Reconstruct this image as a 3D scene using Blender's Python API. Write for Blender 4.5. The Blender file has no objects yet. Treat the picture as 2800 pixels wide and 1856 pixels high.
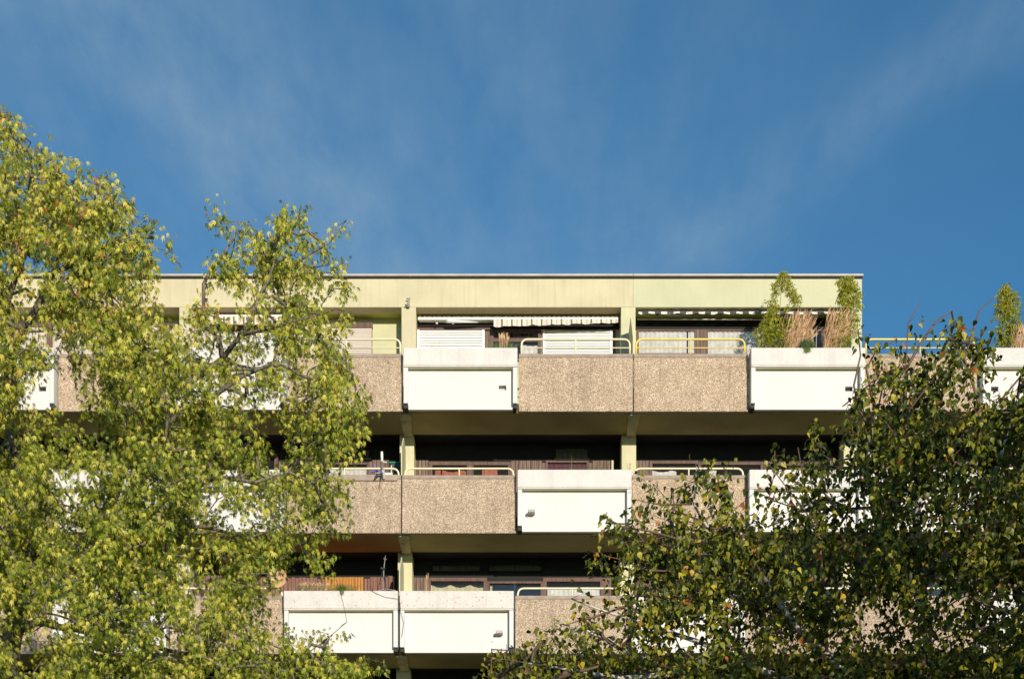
import bpy, math, random
import numpy as np
from mathutils import Vector

random.seed(11)
R = np.random.default_rng(7)
SC = bpy.context.scene
COL = SC.collection

# ------------------------------------------------------------------ camera, sky, sun, exposure
CAM_Z = 1.65
FPX = 3900.0            # focal length in photo pixels (photo is 2800 wide)
cam = bpy.data.cameras.new('camera')
cam_ob = bpy.data.objects.new('camera', cam)
COL.objects.link(cam_ob)
cam.sensor_width = 36.0
cam.lens = 36.0 * FPX / 2800.0
cam.shift_y = (2966 - 928) / 2800.0      # perspective-control lens: the photograph's verticals are parallel
cam.clip_end = 3000
cam_ob.location = (0, 0, CAM_Z)
cam_ob.rotation_euler = (math.radians(90), 0, 0)
SC.camera = cam_ob

SUN = Vector((0.31, -1.0, 0.20)).normalized()
world = bpy.data.worlds.new('World')
SC.world = world
world.use_nodes = True
wn, wl = world.node_tree.nodes, world.node_tree.links
wn.clear()
out = wn.new('ShaderNodeOutputWorld')
bg = wn.new('ShaderNodeBackground')
sky = wn.new('ShaderNodeTexSky')
sky.sky_type = 'NISHITA'
sky.sun_disc = False
sky.sun_elevation = math.asin(SUN.z)
sky.sun_rotation = math.atan2(SUN.x, SUN.y)
sky.air_density = 1.0
sky.dust_density = 0.25
sky.ozone_density = 2.2
bg.inputs[1].default_value = 0.15
# thin bands of cirrus on a high layer: the view direction is carried onto that layer (x/z, y/z)
tc = wn.new('ShaderNodeTexCoord')
sp = wn.new('ShaderNodeSeparateXYZ')
wl.new(tc.outputs['Generated'], sp.inputs[0])
def wmath(op, a, b=None, c=None):
    m_ = wn.new('ShaderNodeMath'); m_.operation = op
    for i_, q in enumerate((a, b, c)):
        if q is None: continue
        if isinstance(q, (int, float)): m_.inputs[i_].default_value = q
        else: wl.new(q, m_.inputs[i_])
    return m_.outputs[0]
zc_ = wmath('MAXIMUM', sp.outputs[2], 0.05)
cu, cv = wmath('DIVIDE', sp.outputs[0], zc_), wmath('DIVIDE', sp.outputs[1], zc_)
cx_ = wn.new('ShaderNodeCombineXYZ'); wl.new(cu, cx_.inputs[0]); wl.new(cv, cx_.inputs[1])
def wnoise(vec, sc, det, rough, scale=(1,1,1)):
    mp_ = wn.new('ShaderNodeMapping'); mp_.inputs['Scale'].default_value = scale; wl.new(vec, mp_.inputs[0])
    q = wn.new('ShaderNodeTexNoise'); q.inputs['Scale'].default_value = sc; q.inputs['Detail'].default_value = det; q.inputs['Roughness'].default_value = rough
    wl.new(mp_.outputs[0], q.inputs['Vector']); return q.outputs[0]
n1 = wnoise(cx_.outputs[0], 3.0, 5, 0.5, (1.0, 0.7, 1))
wob = wmath('MULTIPLY_ADD', n1, 0.26, -0.13)
def band(u0, slope, v0, width, amt):
    lin = wmath('MULTIPLY_ADD', wmath('SUBTRACT', cv, v0), slope, u0)
    dd = wmath('DIVIDE', wmath('ADD', wmath('SUBTRACT', cu, lin), wob), width)
    return wmath('MULTIPLY', wmath('POWER', 2.718, wmath('MULTIPLY', wmath('MULTIPLY', dd, dd), -1.0)), amt)
n2 = wnoise(cx_.outputs[0], 13.0, 9, 0.62, (1.0, 0.42, 1))
bsum = wmath('ADD', wmath('ADD', band(-0.36, 0.42, 1.31, 0.12, 0.30), band(0.47, -0.80, 1.36, 0.085, 0.20)), band(0.03, 0.1, 1.5, 0.20, 0.12))
cloud = wmath('MULTIPLY', wmath('ADD', bsum, wmath('MULTIPLY_ADD', cu, -0.14, 0.09)), wmath('MULTIPLY_ADD', n2, 2.6, -0.35))
mx = wn.new('ShaderNodeMix')
mx.data_type = 'RGBA'
SKY_TINT = wn.new('ShaderNodeMix')
SKY_TINT.data_type = 'RGBA'
SKY_TINT.blend_type = 'MULTIPLY'
SKY_TINT.inputs[0].default_value = 1.0
SKY_TINT.inputs[7].default_value = (0.40, 0.82, 1.0, 1)
wl.new(cloud, mx.inputs[0])
wl.new(sky.outputs[0], SKY_TINT.inputs[6])
wl.new(SKY_TINT.outputs[2], mx.inputs[6])
mx.inputs[7].default_value = (1.7, 2.6, 3.5, 1)
wl.new(mx.outputs[2], bg.inputs[0])
wl.new(bg.outputs[0], out.inputs[0])

sun_l = bpy.data.lights.new('sun', 'SUN')
sun_l.energy = 4.8
sun_l.angle = math.radians(0.5)
sun_l.color = (1.0, 0.905, 0.765)
sun_o = bpy.data.objects.new('sun', sun_l)
COL.objects.link(sun_o)
sun_o.rotation_euler = SUN.to_track_quat('Z', 'Y').to_euler()
sun_o.location = (20, -40, 40)

SC.view_settings.view_transform = 'Standard'
SC.view_settings.look = 'None'
SC.view_settings.exposure = 0.0
SC.view_settings.gamma = 1.0
SC.view_settings.use_curve_mapping = False

# ------------------------------------------------------------------ helpers
def wx(px, Y): return (px - 1400.0) / FPX * Y
def wz(py, Y): return CAM_Z + (2966.0 - py) / FPX * Y
def W(px, py, Y): return Vector((wx(px, Y), Y, wz(py, Y)))

class MB:
    """collects shapes (world coordinates) into ONE mesh"""
    def __init__(s): s.v = []; s.f = []; s.n = 0
    def add(s, v, f):
        o = s.n; s.v.extend([tuple(p) for p in v]); s.f.extend([tuple(i + o for i in q) for q in f]); s.n += len(v); return s
    def box(s, x0, x1, y0, y1, z0, z1, b=0.0):
        if b <= 0:
            v = [(x0,y0,z0),(x1,y0,z0),(x1,y1,z0),(x0,y1,z0),(x0,y0,z1),(x1,y0,z1),(x1,y1,z1),(x0,y1,z1)]
            f = [(0,3,2,1),(4,5,6,7),(0,1,5,4),(1,2,6,5),(2,3,7,6),(3,0,4,7)]
            return s.add(v, f)
        # all vertical and horizontal edges chamfered by b
        v = []; idx = {}
        for ax in range(8):
            sx, sy, sz = ax & 1, (ax >> 1) & 1, (ax >> 2) & 1
            X, Yy, Z = (x1 if sx else x0), (y1 if sy else y0), (z1 if sz else z0)
            dx, dy, dz = (-b if sx else b), (-b if sy else b), (-b if sz else b)
            idx[(ax,0)] = len(v); v.append((X, Yy+dy, Z+dz))
            idx[(ax,1)] = len(v); v.append((X+dx, Yy, Z+dz))
            idx[(ax,2)] = len(v); v.append((X+dx, Yy+dy, Z))
        f = []
        for a in range(3):
            for sgn in (0, 1):
                c = [ax for ax in range(8) if ((ax >> a) & 1) == sgn]
                o1, o2 = [q for q in range(3) if q != a]
                c.sort(key=lambda ax: {(0,0):0,(1,0):1,(1,1):2,(0,1):3}[((ax>>o1)&1,(ax>>o2)&1)])
                q = [idx[(ax,a)] for ax in c]
                flip = (sgn == 0) ^ (a == 1)
                f.append(tuple(q[::-1] if flip else q))
        for a in range(3):
            o1, o2 = [q for q in range(3) if q != a]
            for s1 in (0,1):
                for s2 in (0,1):
                    lo = (s1 << o1) | (s2 << o2); hi = lo | (1 << a)
                    q = [idx[(lo,o1)], idx[(hi,o1)], idx[(hi,o2)], idx[(lo,o2)]]
                    f.append(tuple(q if (s1 ^ s2 ^ (a == 1)) else q[::-1]))
        for ax in range(8):
            q = (idx[(ax,0)], idx[(ax,1)], idx[(ax,2)])
            par = bin(ax).count('1') & 1
            f.append(q if par else q[::-1])
        return s.add(v, f)
    def pbox(s, px0, py0, px1, py1, Y, th, b=0.0):
        """box whose front face stands at distance Y and spans the given photo pixels"""
        return s.box(wx(px0,Y), wx(px1,Y), Y, Y+th, wz(py1,Y), wz(py0,Y), b)
    def tube(s, path, rad, n=8, cap=True):
        path = [Vector(p) for p in path]
        if not hasattr(rad, '__len__'): rad = [rad]*len(path)
        v = []; f = []; up = None
        for i, p in enumerate(path):
            d = (path[min(i+1, len(path)-1)] - path[max(i-1, 0)]).normalized()
            if up is None:
                up = Vector((0,0,1)) if abs(d.z) < 0.9 else Vector((1,0,0))
            a = d.cross(up)
            if a.length < 1e-5: a = d.cross(Vector((0.3,1,0.2)))
            a.normalize(); c = a.cross(d).normalized(); up = c
            for k in range(n):
                t = 2*math.pi*k/n
                v.append(p + (a*math.cos(t) + c*math.sin(t))*rad[i])
        for i in range(len(path)-1):
            for k in range(n):
                k2 = (k+1) % n
                f.append((i*n+k, i*n+k2, (i+1)*n+k2, (i+1)*n+k))
        if cap:
            f.append(tuple(range(n))[::-1]); f.append(tuple((len(path)-1)*n+k for k in range(n)))
        return s.add(v, f)
    def prism(s, poly, axis, a0, a1):
        """polygon in the plane across `axis` (0 = x: (y,z) points; 1 = y: (x,z) points), extruded a0..a1"""
        n = len(poly)
        mk = (lambda a, p: (a, p[0], p[1])) if axis == 0 else (lambda a, p: (p[0], a, p[1]))
        v = [mk(a0, p) for p in poly] + [mk(a1, p) for p in poly]
        f = [tuple(range(n))[::-1], tuple(range(n, 2*n))] + [(i, (i+1)%n, n+(i+1)%n, n+i) for i in range(n)]
        return s.add(v, f)
    def mesh(s, name, mat, smooth=False):
        me = bpy.data.meshes.new(name)
        me.from_pydata(s.v, [], s.f); me.materials.append(mat)
        if smooth: me.polygons.foreach_set('use_smooth', [True]*len(me.polygons))
        me.validate(); me.update()
        return me
    def build(s, name, mat, parent=None, smooth=False, fix=False, **props):
        me = s.mesh(name, mat, smooth)
        if fix:
            import bmesh
            b = bmesh.new(); b.from_mesh(me); bmesh.ops.recalc_face_normals(b, faces=b.faces); b.to_mesh(me); b.free()
        return link(name, me, parent, **props)

def link(name, me, parent=None, **props):
    o = bpy.data.objects.new(name, me); COL.objects.link(o)
    if parent is not None:
        o.parent = parent
        o.location = -base_of(parent)
    for k, v in props.items(): o[k] = v
    return o
BASE = {}
def base_of(o): return BASE.get(o.name, Vector((0,0,0)))
def thing(name, label, cat, loc, group=None):
    o = bpy.data.objects.new(name, None); COL.objects.link(o)
    o.location = loc; o.empty_display_size = 0.2
    o['label'] = label; o['category'] = cat
    if group: o['group'] = group
    BASE[o.name] = Vector(loc)
    return o

# ------------------------------------------------------------------ materials
def new_mat(name):
    m = bpy.data.materials.new(name); m.use_nodes = True
    nt = m.node_tree; b = nt.nodes['Principled BSDF']
    return m, nt.nodes, nt.links, b
def ramp(n, stops):
    r = n.new('ShaderNodeValToRGB'); e = r.color_ramp.elements
    while len(e) < len(stops): e.new(0.5)
    for el, (p, c) in zip(e, stops):
        el.position = p; el.color = (*c, 1)
    return r
def bump(n, l, b, src, strength, dist=0.01):
    bp = n.new('ShaderNodeBump'); bp.inputs['Strength'].default_value = strength; bp.inputs['Distance'].default_value = dist
    l.new(src, bp.inputs['Height']); l.new(bp.outputs[0], b.inputs['Normal'])

def plain(name, c, rough=0.6, var=0.12, scale=6.0, metal=0.0, bmp=0.0, streak=0.0, speck=0.0):
    """painted or cast surface: base colour with soft mottling, optional rain streaks and fine specks"""
    m, n, l, b = new_mat(name)
    t = n.new('ShaderNodeTexCoord')
    a = n.new('ShaderNodeTexNoise'); a.inputs['Scale'].default_value = scale; a.inputs['Detail'].default_value = 6
    l.new(t.outputs['Object'], a.inputs['Vector'])
    d = tuple(x*(1-var*1.6) for x in c); u = tuple(min(1, x*(1+var)) for x in c)
    r = ramp(n, [(0.3, d), (0.55, c), (0.75, u)]); l.new(a.outputs[0], r.inputs[0])
    col = r.outputs[0]
    if streak > 0:
        mp_ = n.new('ShaderNodeMapping'); mp_.inputs['Scale'].default_value = (7, 7, 0.55)
        l.new(t.outputs['Object'], mp_.inputs[0])
        s = n.new('ShaderNodeTexNoise'); s.inputs['Scale'].default_value = 1.6; s.inputs['Detail'].default_value = 4
        l.new(mp_.outputs[0], s.inputs['Vector'])
        sr = ramp(n, [(0.5, (1,1,1)), (0.8, tuple(1-streak*q for q in (0.8,0.95,1.0)))]); l.new(s.outputs[0], sr.inputs[0])
        k = n.new('ShaderNodeMix'); k.data_type='RGBA'; k.blend_type='MULTIPLY'; k.inputs[0].default_value=1
        l.new(col, k.inputs[6]); l.new(sr.outputs[0], k.inputs[7]); col = k.outputs[2]
    if speck > 0:
        s = n.new('ShaderNodeTexNoise'); s.inputs['Scale'].default_value = 55; s.inputs['Detail'].default_value = 3
        l.new(t.outputs['Object'], s.inputs['Vector'])
        sr = ramp(n, [(0.3, (1-speck,)*3), (0.6, (1,1,1))]); l.new(s.outputs[0], sr.inputs[0])
        k = n.new('ShaderNodeMix'); k.data_type='RGBA'; k.blend_type='MULTIPLY'; k.inputs[0].default_value=1
        l.new(col, k.inputs[6]); l.new(sr.outputs[0], k.inputs[7]); col = k.outputs[2]
    l.new(col, b.inputs['Base Color'])
    b.inputs['Roughness'].default_value = rough; b.inputs['Metallic'].default_value = metal
    if bmp > 0:
        q = n.new('ShaderNodeTexNoise'); q.inputs['Scale'].default_value = 40; q.inputs['Detail'].default_value = 4
        l.new(t.outputs['Object'], q.inputs['Vector']); bump(n, l, b, q.outputs[0], bmp, 0.006)
    return m

def aggregate():
    """washed pebble concrete"""
    m, n, l, b = new_mat('exposed_aggregate')
    t = n.new('ShaderNodeTexCoord')
    v = n.new('ShaderNodeTexVoronoi'); v.inputs['Scale'].default_value = 84
    l.new(t.outputs['Object'], v.inputs['Vector'])
    w = n.new('ShaderNodeSeparateColor'); l.new(v.outputs['Color'], w.inputs[0])
    r = ramp(n, [(0.0,(0.18,0.115,0.08)), (0.22,(0.32,0.225,0.155)), (0.5,(0.435,0.32,0.228)), (0.78,(0.56,0.435,0.32)), (1.0,(0.86,0.73,0.58))])
    l.new(w.outputs[0], r.inputs[0])
    a = n.new('ShaderNodeTexNoise'); a.inputs['Scale'].default_value = 2.2; a.inputs['Detail'].default_value = 5
    l.new(t.outputs['Object'], a.inputs['Vector'])
    ar = ramp(n, [(0.3,(0.86,0.84,0.80)), (0.7,(1.08,1.06,1.04))]); l.new(a.outputs[0], ar.inputs[0])
    k = n.new('ShaderNodeMix'); k.data_type='RGBA'; k.blend_type='MULTIPLY'; k.inputs[0].default_value=1
    l.new(r.outputs[0], k.inputs[6]); l.new(ar.outputs[0], k.inputs[7])
    # each casting a little different, with faint run marks down the face
    oi = n.new('ShaderNodeObjectInfo'); orr = ramp(n, [(0.0,(0.90,0.89,0.88)), (0.5,(1.0,1.0,1.0)), (1.0,(1.07,1.05,1.02))]); l.new(oi.outputs['Random'], orr.inputs[0])
    k2 = n.new('ShaderNodeMix'); k2.data_type='RGBA'; k2.blend_type='MULTIPLY'; k2.inputs[0].default_value=1; l.new(k.outputs[2], k2.inputs[6]); l.new(orr.outputs[0], k2.inputs[7])
    mq = n.new('ShaderNodeMapping'); mq.inputs['Scale'].default_value = (8,8,0.5); l.new(t.outputs['Object'], mq.inputs[0])
    sq = n.new('ShaderNodeTexNoise'); sq.inputs['Scale'].default_value = 1.5; sq.inputs['Detail'].default_value = 4; l.new(mq.outputs[0], sq.inputs['Vector'])
    rq = ramp(n, [(0.48,(1,1,1)), (0.75,(0.80,0.79,0.78))]); l.new(sq.outputs[0], rq.inputs[0])
    k3 = n.new('ShaderNodeMix'); k3.data_type='RGBA'; k3.blend_type='MULTIPLY'; k3.inputs[0].default_value=1; l.new(k2.outputs[2], k3.inputs[6]); l.new(rq.outputs[0], k3.inputs[7])
    l.new(k3.outputs[2], b.inputs['Base Color']); b.inputs['Roughness'].default_value = 0.85
    bump(n, l, b, v.outputs['Distance'], 0.55, 0.012)
    return m

def wood(name, dark, light, scale=1.0):
    m, n, l, b = new_mat(name)
    t = n.new('ShaderNodeTexCoord'); mp_ = n.new('ShaderNodeMapping'); mp_.inputs['Scale'].default_value = (38*scale, 38*scale, 2.0)
    l.new(t.outputs['Object'], mp_.inputs[0])
    a = n.new('ShaderNodeTexNoise'); a.inputs['Scale'].default_value = 1; a.inputs['Detail'].default_value = 5
    l.new(mp_.outputs[0], a.inputs['Vector'])
    r = ramp(n, [(0.3, dark), (0.7, light)]); l.new(a.outputs[0], r.inputs[0])
    l.new(r.outputs[0], b.inputs['Base Color']); b.inputs['Roughness'].default_value = 0.75
    bump(n, l, b, a.outputs[0], 0.3, 0.004)
    return m

def lichen_concrete():
    m = plain('planter_concrete_lichen', (0.68,0.63,0.59), 0.85, 0.05, 3, streak=0.15, speck=0.18, bmp=0.25)
    n, l = m.node_tree.nodes, m.node_tree.links; b = n['Principled BSDF']
    src = b.inputs['Base Color'].links[0].from_socket
    t = n.new('ShaderNodeTexCoord'); a = n.new('ShaderNodeTexNoise'); a.inputs['Scale'].default_value = 16; a.inputs['Detail'].default_value = 4
    l.new(t.outputs['Object'], a.inputs['Vector'])
    r = ramp(n, [(0.63,(0,0,0)), (0.68,(1,1,1))]); l.new(a.outputs[0], r.inputs[0])
    k = n.new('ShaderNodeMix'); k.data_type='RGBA'; l.new(r.outputs[0], k.inputs[0]); l.new(src, k.inputs[6]); k.inputs[7].default_value=(0.52,0.30,0.10,1)
    l.new(k.outputs[2], b.inputs['Base Color'])
    return m

def stripes(name, light, dark, period, phase, w_dark=0.2, thin=True):
    """woven awning cloth, stripes running up the cloth"""
    m, n, l, b = new_mat(name)
    t = n.new('ShaderNodeTexCoord'); s = n.new('ShaderNodeSeparateXYZ'); l.new(t.outputs['Object'], s.inputs[0])
    a = n.new('ShaderNodeMath'); a.operation='MULTIPLY_ADD'; a.inputs[1].default_value = 1/period; a.inputs[2].default_value = phase
    l.new(s.outputs[0], a.inputs[0])
    f = n.new('ShaderNodeMath'); f.operation='FRACT'; l.new(a.outputs[0], f.inputs[0])
    st = [(0.0, dark), (w_dark, light)]
    if thin: st += [(0.55, tuple(x*0.45 for x in light)), (0.59, light), (0.64, tuple(x*0.45 for x in light)), (0.68, light)]
    r = ramp(n, st); r.color_ramp.interpolation = 'CONSTANT'
    l.new(f.outputs[0], r.inputs[0]); l.new(r.outputs[0], b.inputs['Base Color']); b.inputs['Roughness'].default_value = 0.8
    return m

def glass():
    m, n, l, b = new_mat('window_glass')
    o = n['Material Output']
    tr = n.new('ShaderNodeBsdfTransparent'); tr.inputs[0].default_value = (0.93,0.93,0.93,1)
    gl = n.new('ShaderNodeBsdfGlossy'); gl.inputs['Roughness'].default_value = 0.03
    fr = n.new('ShaderNodeFresnel'); fr.inputs[0].default_value = 1.5
    k = n.new('ShaderNodeMixShader'); l.new(fr.outputs[0], k.inputs[0]); l.new(tr.outputs[0], k.inputs[1]); l.new(gl.outputs[0], k.inputs[2])
    l.new(k.outputs[0], o.inputs[0])
    return m

def leaf_mat(name, stops, back, trans=0.35, rough=0.45, attr=True, back_mix=0.6):
    """leaf: colour from a random value per leaf, paler underside, light passing through"""
    m, n, l, b = new_mat(name)
    o = n['Material Output']
    if attr:
        a = n.new('ShaderNodeAttribute'); a.attribute_name = 'tint'; src = a.outputs['Fac']
    else:
        a = n.new('ShaderNodeObjectInfo'); src = a.outputs['Random']
    r = ramp(n, stops); l.new(src, r.inputs[0])
    g = n.new('ShaderNodeNewGeometry')
    fm = n.new('ShaderNodeMath'); fm.operation='MULTIPLY'; fm.inputs[1].default_value = back_mix; l.new(g.outputs['Backfacing'], fm.inputs[0])
    k = n.new('ShaderNodeMix'); k.data_type='RGBA'; l.new(fm.outputs[0], k.inputs[0]); l.new(r.outputs[0], k.inputs[6]); k.inputs[7].default_value = (*back, 1)
    l.new(k.outputs[2], b.inputs['Base Color']); b.inputs['Roughness'].default_value = rough; b.inputs['Specular IOR Level'].default_value = 0.25
    tl = n.new('ShaderNodeBsdfTranslucent')
    tm = n.new('ShaderNodeMix'); tm.data_type='RGBA'; tm.blend_type='MULTIPLY'; tm.inputs[0].default_value=1
    l.new(r.outputs[0], tm.inputs[6]); tm.inputs[7].default_value = (1.3,1.25,0.4,1); l.new(tm.outputs[2], tl.inputs[0])
    s = n.new('ShaderNodeMixShader'); s.inputs[0].default_value = trans
    l.new(b.outputs[0], s.inputs[1]); l.new(tl.outputs[0], s.inputs[2]); l.new(s.outputs[0], o.inputs[0])
    return m

def bark(name, dark, light, bands=False):
    m, n, l, b = new_mat(name)
    t = n.new('ShaderNodeTexCoord'); mp_ = n.new('ShaderNodeMapping'); mp_.inputs['Scale'].default_value = (9,9,30) if bands else (30,30,6)
    l.new(t.outputs['Object'], mp_.inputs[0])
    a = n.new('ShaderNodeTexNoise'); a.inputs['Scale'].default_value = 1; a.inputs['Detail'].default_value = 6
    l.new(mp_.outputs[0], a.inputs['Vector'])
    r = ramp(n, [(0.42 if bands else 0.35, dark), (0.52 if bands else 0.7, light)]); l.new(a.outputs[0], r.inputs[0])
    l.new(r.outputs[0], b.inputs['Base Color']); b.inputs['Roughness'].default_value = 0.85
    bump(n, l, b, a.outputs[0], 0.6, 0.01)
    return m

M = {}
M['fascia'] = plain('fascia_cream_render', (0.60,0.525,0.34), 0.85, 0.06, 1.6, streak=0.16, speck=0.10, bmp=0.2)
M['fascia_green'] = plain('fascia_pale_green_render', (0.555,0.53,0.345), 0.85, 0.04, 1.6, streak=0.05, speck=0.08, bmp=0.2)
M['wall_green'] = plain('wall_yellow_green_render', (0.56,0.53,0.32), 0.85, 0.06, 2, speck=0.08)
M['pillar'] = plain('pillar_pale_yellow_render', (0.61,0.57,0.36), 0.85, 0.06, 2.5, streak=0.12, speck=0.1, bmp=0.2)
M['soffit'] = plain('soffit_olive_paint', (0.46,0.375,0.15), 0.9, 0.10, 1.3, speck=0.12)
M['ceiling_green'] = plain('ceiling_green_paint', (0.52,0.56,0.12), 0.9, 0.12, 1.4, speck=0.12)
M['bracket'] = plain('bracket_concrete', (0.60,0.54,0.30), 0.9, 0.2, 5, streak=0.1, speck=0.2, bmp=0.3)
M['coping'] = plain('roof_coping_metal', (0.42,0.39,0.36), 0.5, 0.1, 3, speck=0.05)
M['dark_gap'] = plain('dark_flashing', (0.03,0.025,0.022), 0.7, 0.1)
M['agg'] = aggregate()
M['cap'] = plain('panel_cap_concrete', (0.40,0.31,0.245), 0.9, 0.12, 5, streak=0.15, speck=0.3, bmp=0.3)
M['white'] = plain('white_painted_panel', (0.70,0.645,0.615), 0.7, 0.02, 2, streak=0.06, speck=0.04)
M['post'] = plain('box_post_white', (0.66,0.64,0.61), 0.75, 0.03, 3, speck=0.05)
M['trough'] = plain('planter_concrete', (0.69,0.64,0.605), 0.85, 0.05, 3, streak=0.10, speck=0.14, bmp=0.25)
M['trough_lichen'] = lichen_concrete()
M['trough_under'] = plain('planter_underside_bounce_tint', (0.74,0.74,0.50), 0.9, 0.06, 3)  # pale green stands in for light bounced up off the white panel
M['soffit_orange'] = plain('soffit_rust_paint', (0.50,0.27,0.10), 0.9, 0.12, 1.3, speck=0.12)
M['curtain_dim'] = plain('transom_curtain_shaded', (0.13,0.13,0.10), 0.9, 0.1)  # darker curtain copy, the deep shade around the transoms mixed into its colour
M['blue_grey'] = plain('blue_grey_line', (0.10,0.15,0.27), 0.6, 0.1)
M['soil'] = plain('planter_soil', (0.05,0.035,0.02), 0.95, 0.3, 12)
M['rail'] = plain('cream_rail_paint', (0.82,0.70,0.46), 0.4, 0.05, 5)
M['rail_yellow'] = plain('yellow_rail_paint', (0.82,0.58,0.09), 0.35, 0.05, 5)
M['shutter'] = plain('shutter_slat_white', (0.78,0.75,0.72), 0.5, 0.04, 4)
M['shutter_pink'] = plain('shutter_slat_pinkish', (0.72,0.62,0.55), 0.5, 0.04, 4)
M['frame_white'] = plain('shutter_guide_white', (0.80,0.78,0.75), 0.5, 0.02)
M['brown'] = wood('brown_window_wood', (0.085,0.045,0.035), (0.17,0.10,0.08))
M['board'] = wood('brown_wall_boards', (0.07,0.042,0.032), (0.26,0.17,0.13))
M['board_red'] = wood('reddish_boards', (0.12,0.05,0.035), (0.30,0.15,0.11))
M['reed'] = wood('orange_reed_screen', (0.30,0.12,0.02), (0.62,0.27,0.05), 1.4)
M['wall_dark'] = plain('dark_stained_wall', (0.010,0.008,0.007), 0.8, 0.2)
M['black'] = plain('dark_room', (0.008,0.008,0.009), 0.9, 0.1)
M['curtain'] = plain('white_net_curtain', (0.66,0.64,0.60), 0.9, 0.12, 9)
M['curtain_red'] = plain('terracotta_curtain', (0.42,0.15,0.10), 0.9, 0.1)
M['curtain_yellow'] = plain('pale_yellow_curtain', (0.55,0.50,0.28), 0.9, 0.1)
M['curtain_purple'] = plain('purple_cloth', (0.13,0.05,0.07), 0.9, 0.15)
M['glass'] = glass()
M['awn_cloth'] = stripes('awning_cloth_cream_green', (0.74,0.60,0.50), (0.12,0.15,0.08), 0.238, 0.1, 0.17)
M['awn_dark'] = stripes('awning_cloth_charcoal_white', (0.07,0.06,0.055), (0.72,0.66,0.58), 0.30, 0.12, 0.5, thin=False)
M['metal_white'] = plain('white_lacquered_metal', (0.80,0.78,0.74), 0.35, 0.03)
M['metal_grey'] = plain('grey_metal', (0.35,0.33,0.31), 0.4, 0.08, metal=0.5)
M['metal_dark'] = plain('black_metal', (0.03,0.03,0.032), 0.5, 0.1)
M['dish'] = plain('tan_dish_paint', (0.60,0.36,0.18), 0.55, 0.06)
M['blue'] = plain('blue_plastic', (0.16,0.18,0.62), 0.4, 0.05)
M['teal'] = plain('green_plastic', (0.01,0.22,0.13), 0.4, 0.05)
M['cloth_white'] = plain('white_sheet', (0.72,0.70,0.66), 0.8, 0.06)
M['ground'] = plain('grass_ground', (0.16,0.16,0.07), 0.95, 0.35, 1.2)
M['paving'] = plain('path_paving', (0.30,0.27,0.23), 0.9, 0.15, 3, bmp=0.2)
M['body'] = plain('building_render', (0.48,0.46,0.30), 0.9, 0.08, 1)
M['roof'] = plain('roof_gravel', (0.25,0.24,0.22), 0.95, 0.2, 8)
MST = [(0.0,(0.06,0.10,0.010)), (0.3,(0.23,0.275,0.022)), (0.6,(0.48,0.475,0.060)), (0.85,(0.76,0.65,0.14)), (0.96,(0.50,0.34,0.05)), (1.0,(0.38,0.15,0.05))]
M['maple_leaf'] = leaf_mat('maple_leaf', MST, (0.50,0.50,0.22), 0.22, back_mix=0.5)
M['maple_leaf_one'] = leaf_mat('maple_leaf_single', MST[:4], (0.50,0.50,0.22), 0.22, attr=False, back_mix=0.5)
BST = [(0.0,(0.018,0.030,0.004)), (0.4,(0.065,0.085,0.008)), (0.7,(0.23,0.225,0.018)), (0.90,(0.42,0.35,0.035)), (0.955,(0.55,0.38,0.03)), (1.0,(0.36,0.12,0.03))]
M['birch_leaf'] = leaf_mat('birch_leaf', BST, (0.22,0.22,0.06), 0.15, 0.42, back_mix=0.5)
M['birch_leaf_one'] = leaf_mat('birch_leaf_single', BST, (0.22,0.22,0.06), 0.15, 0.42, attr=False, back_mix=0.5)
M['shrub_leaf'] = leaf_mat('willow_shrub_leaf', [(0.0,(0.14,0.20,0.01)), (0.5,(0.34,0.38,0.015)), (0.85,(0.58,0.48,0.03)), (1.0,(0.55,0.30,0.04))], (0.45,0.45,0.10), 0.4)
M['dry_grass'] = leaf_mat('dry_grass', [(0.0,(0.36,0.20,0.10)), (0.6,(0.60,0.38,0.22)), (1.0,(0.78,0.58,0.36))], (0.46,0.30,0.17), 0.3)
M['green_grass'] = leaf_mat('green_grass', [(0.0,(0.06,0.10,0.03)), (0.6,(0.13,0.19,0.05)), (1.0,(0.30,0.30,0.08))], (0.15,0.2,0.06), 0.3)
M['maple_bark'] = bark('maple_bark', (0.06,0.045,0.03), (0.26,0.22,0.15))
M['birch_bark'] = bark('birch_bark', (0.05,0.04,0.035), (0.55,0.50,0.42), True)
M['birch_twig'] = plain('birch_twig', (0.14,0.08,0.05), 0.7, 0.2)
M['stem'] = plain('green_stem', (0.22,0.17,0.07), 0.8, 0.2)

# ------------------------------------------------------------------ ground
g = MB(); g.add([(-1500,-1500,0),(1500,-1500,0),(1500,1500,0),(-1500,1500,0)], [(0,1,2,3)])
g.build('ground', M['ground'], kind='structure')
g = MB(); g.add([(-40,27.5,0.004),(40,27.5,0.004),(40,31,0.004),(-40,31,0.004)], [(0,1,2,3)])
g.build('path', M['paving'], kind='structure')

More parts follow.
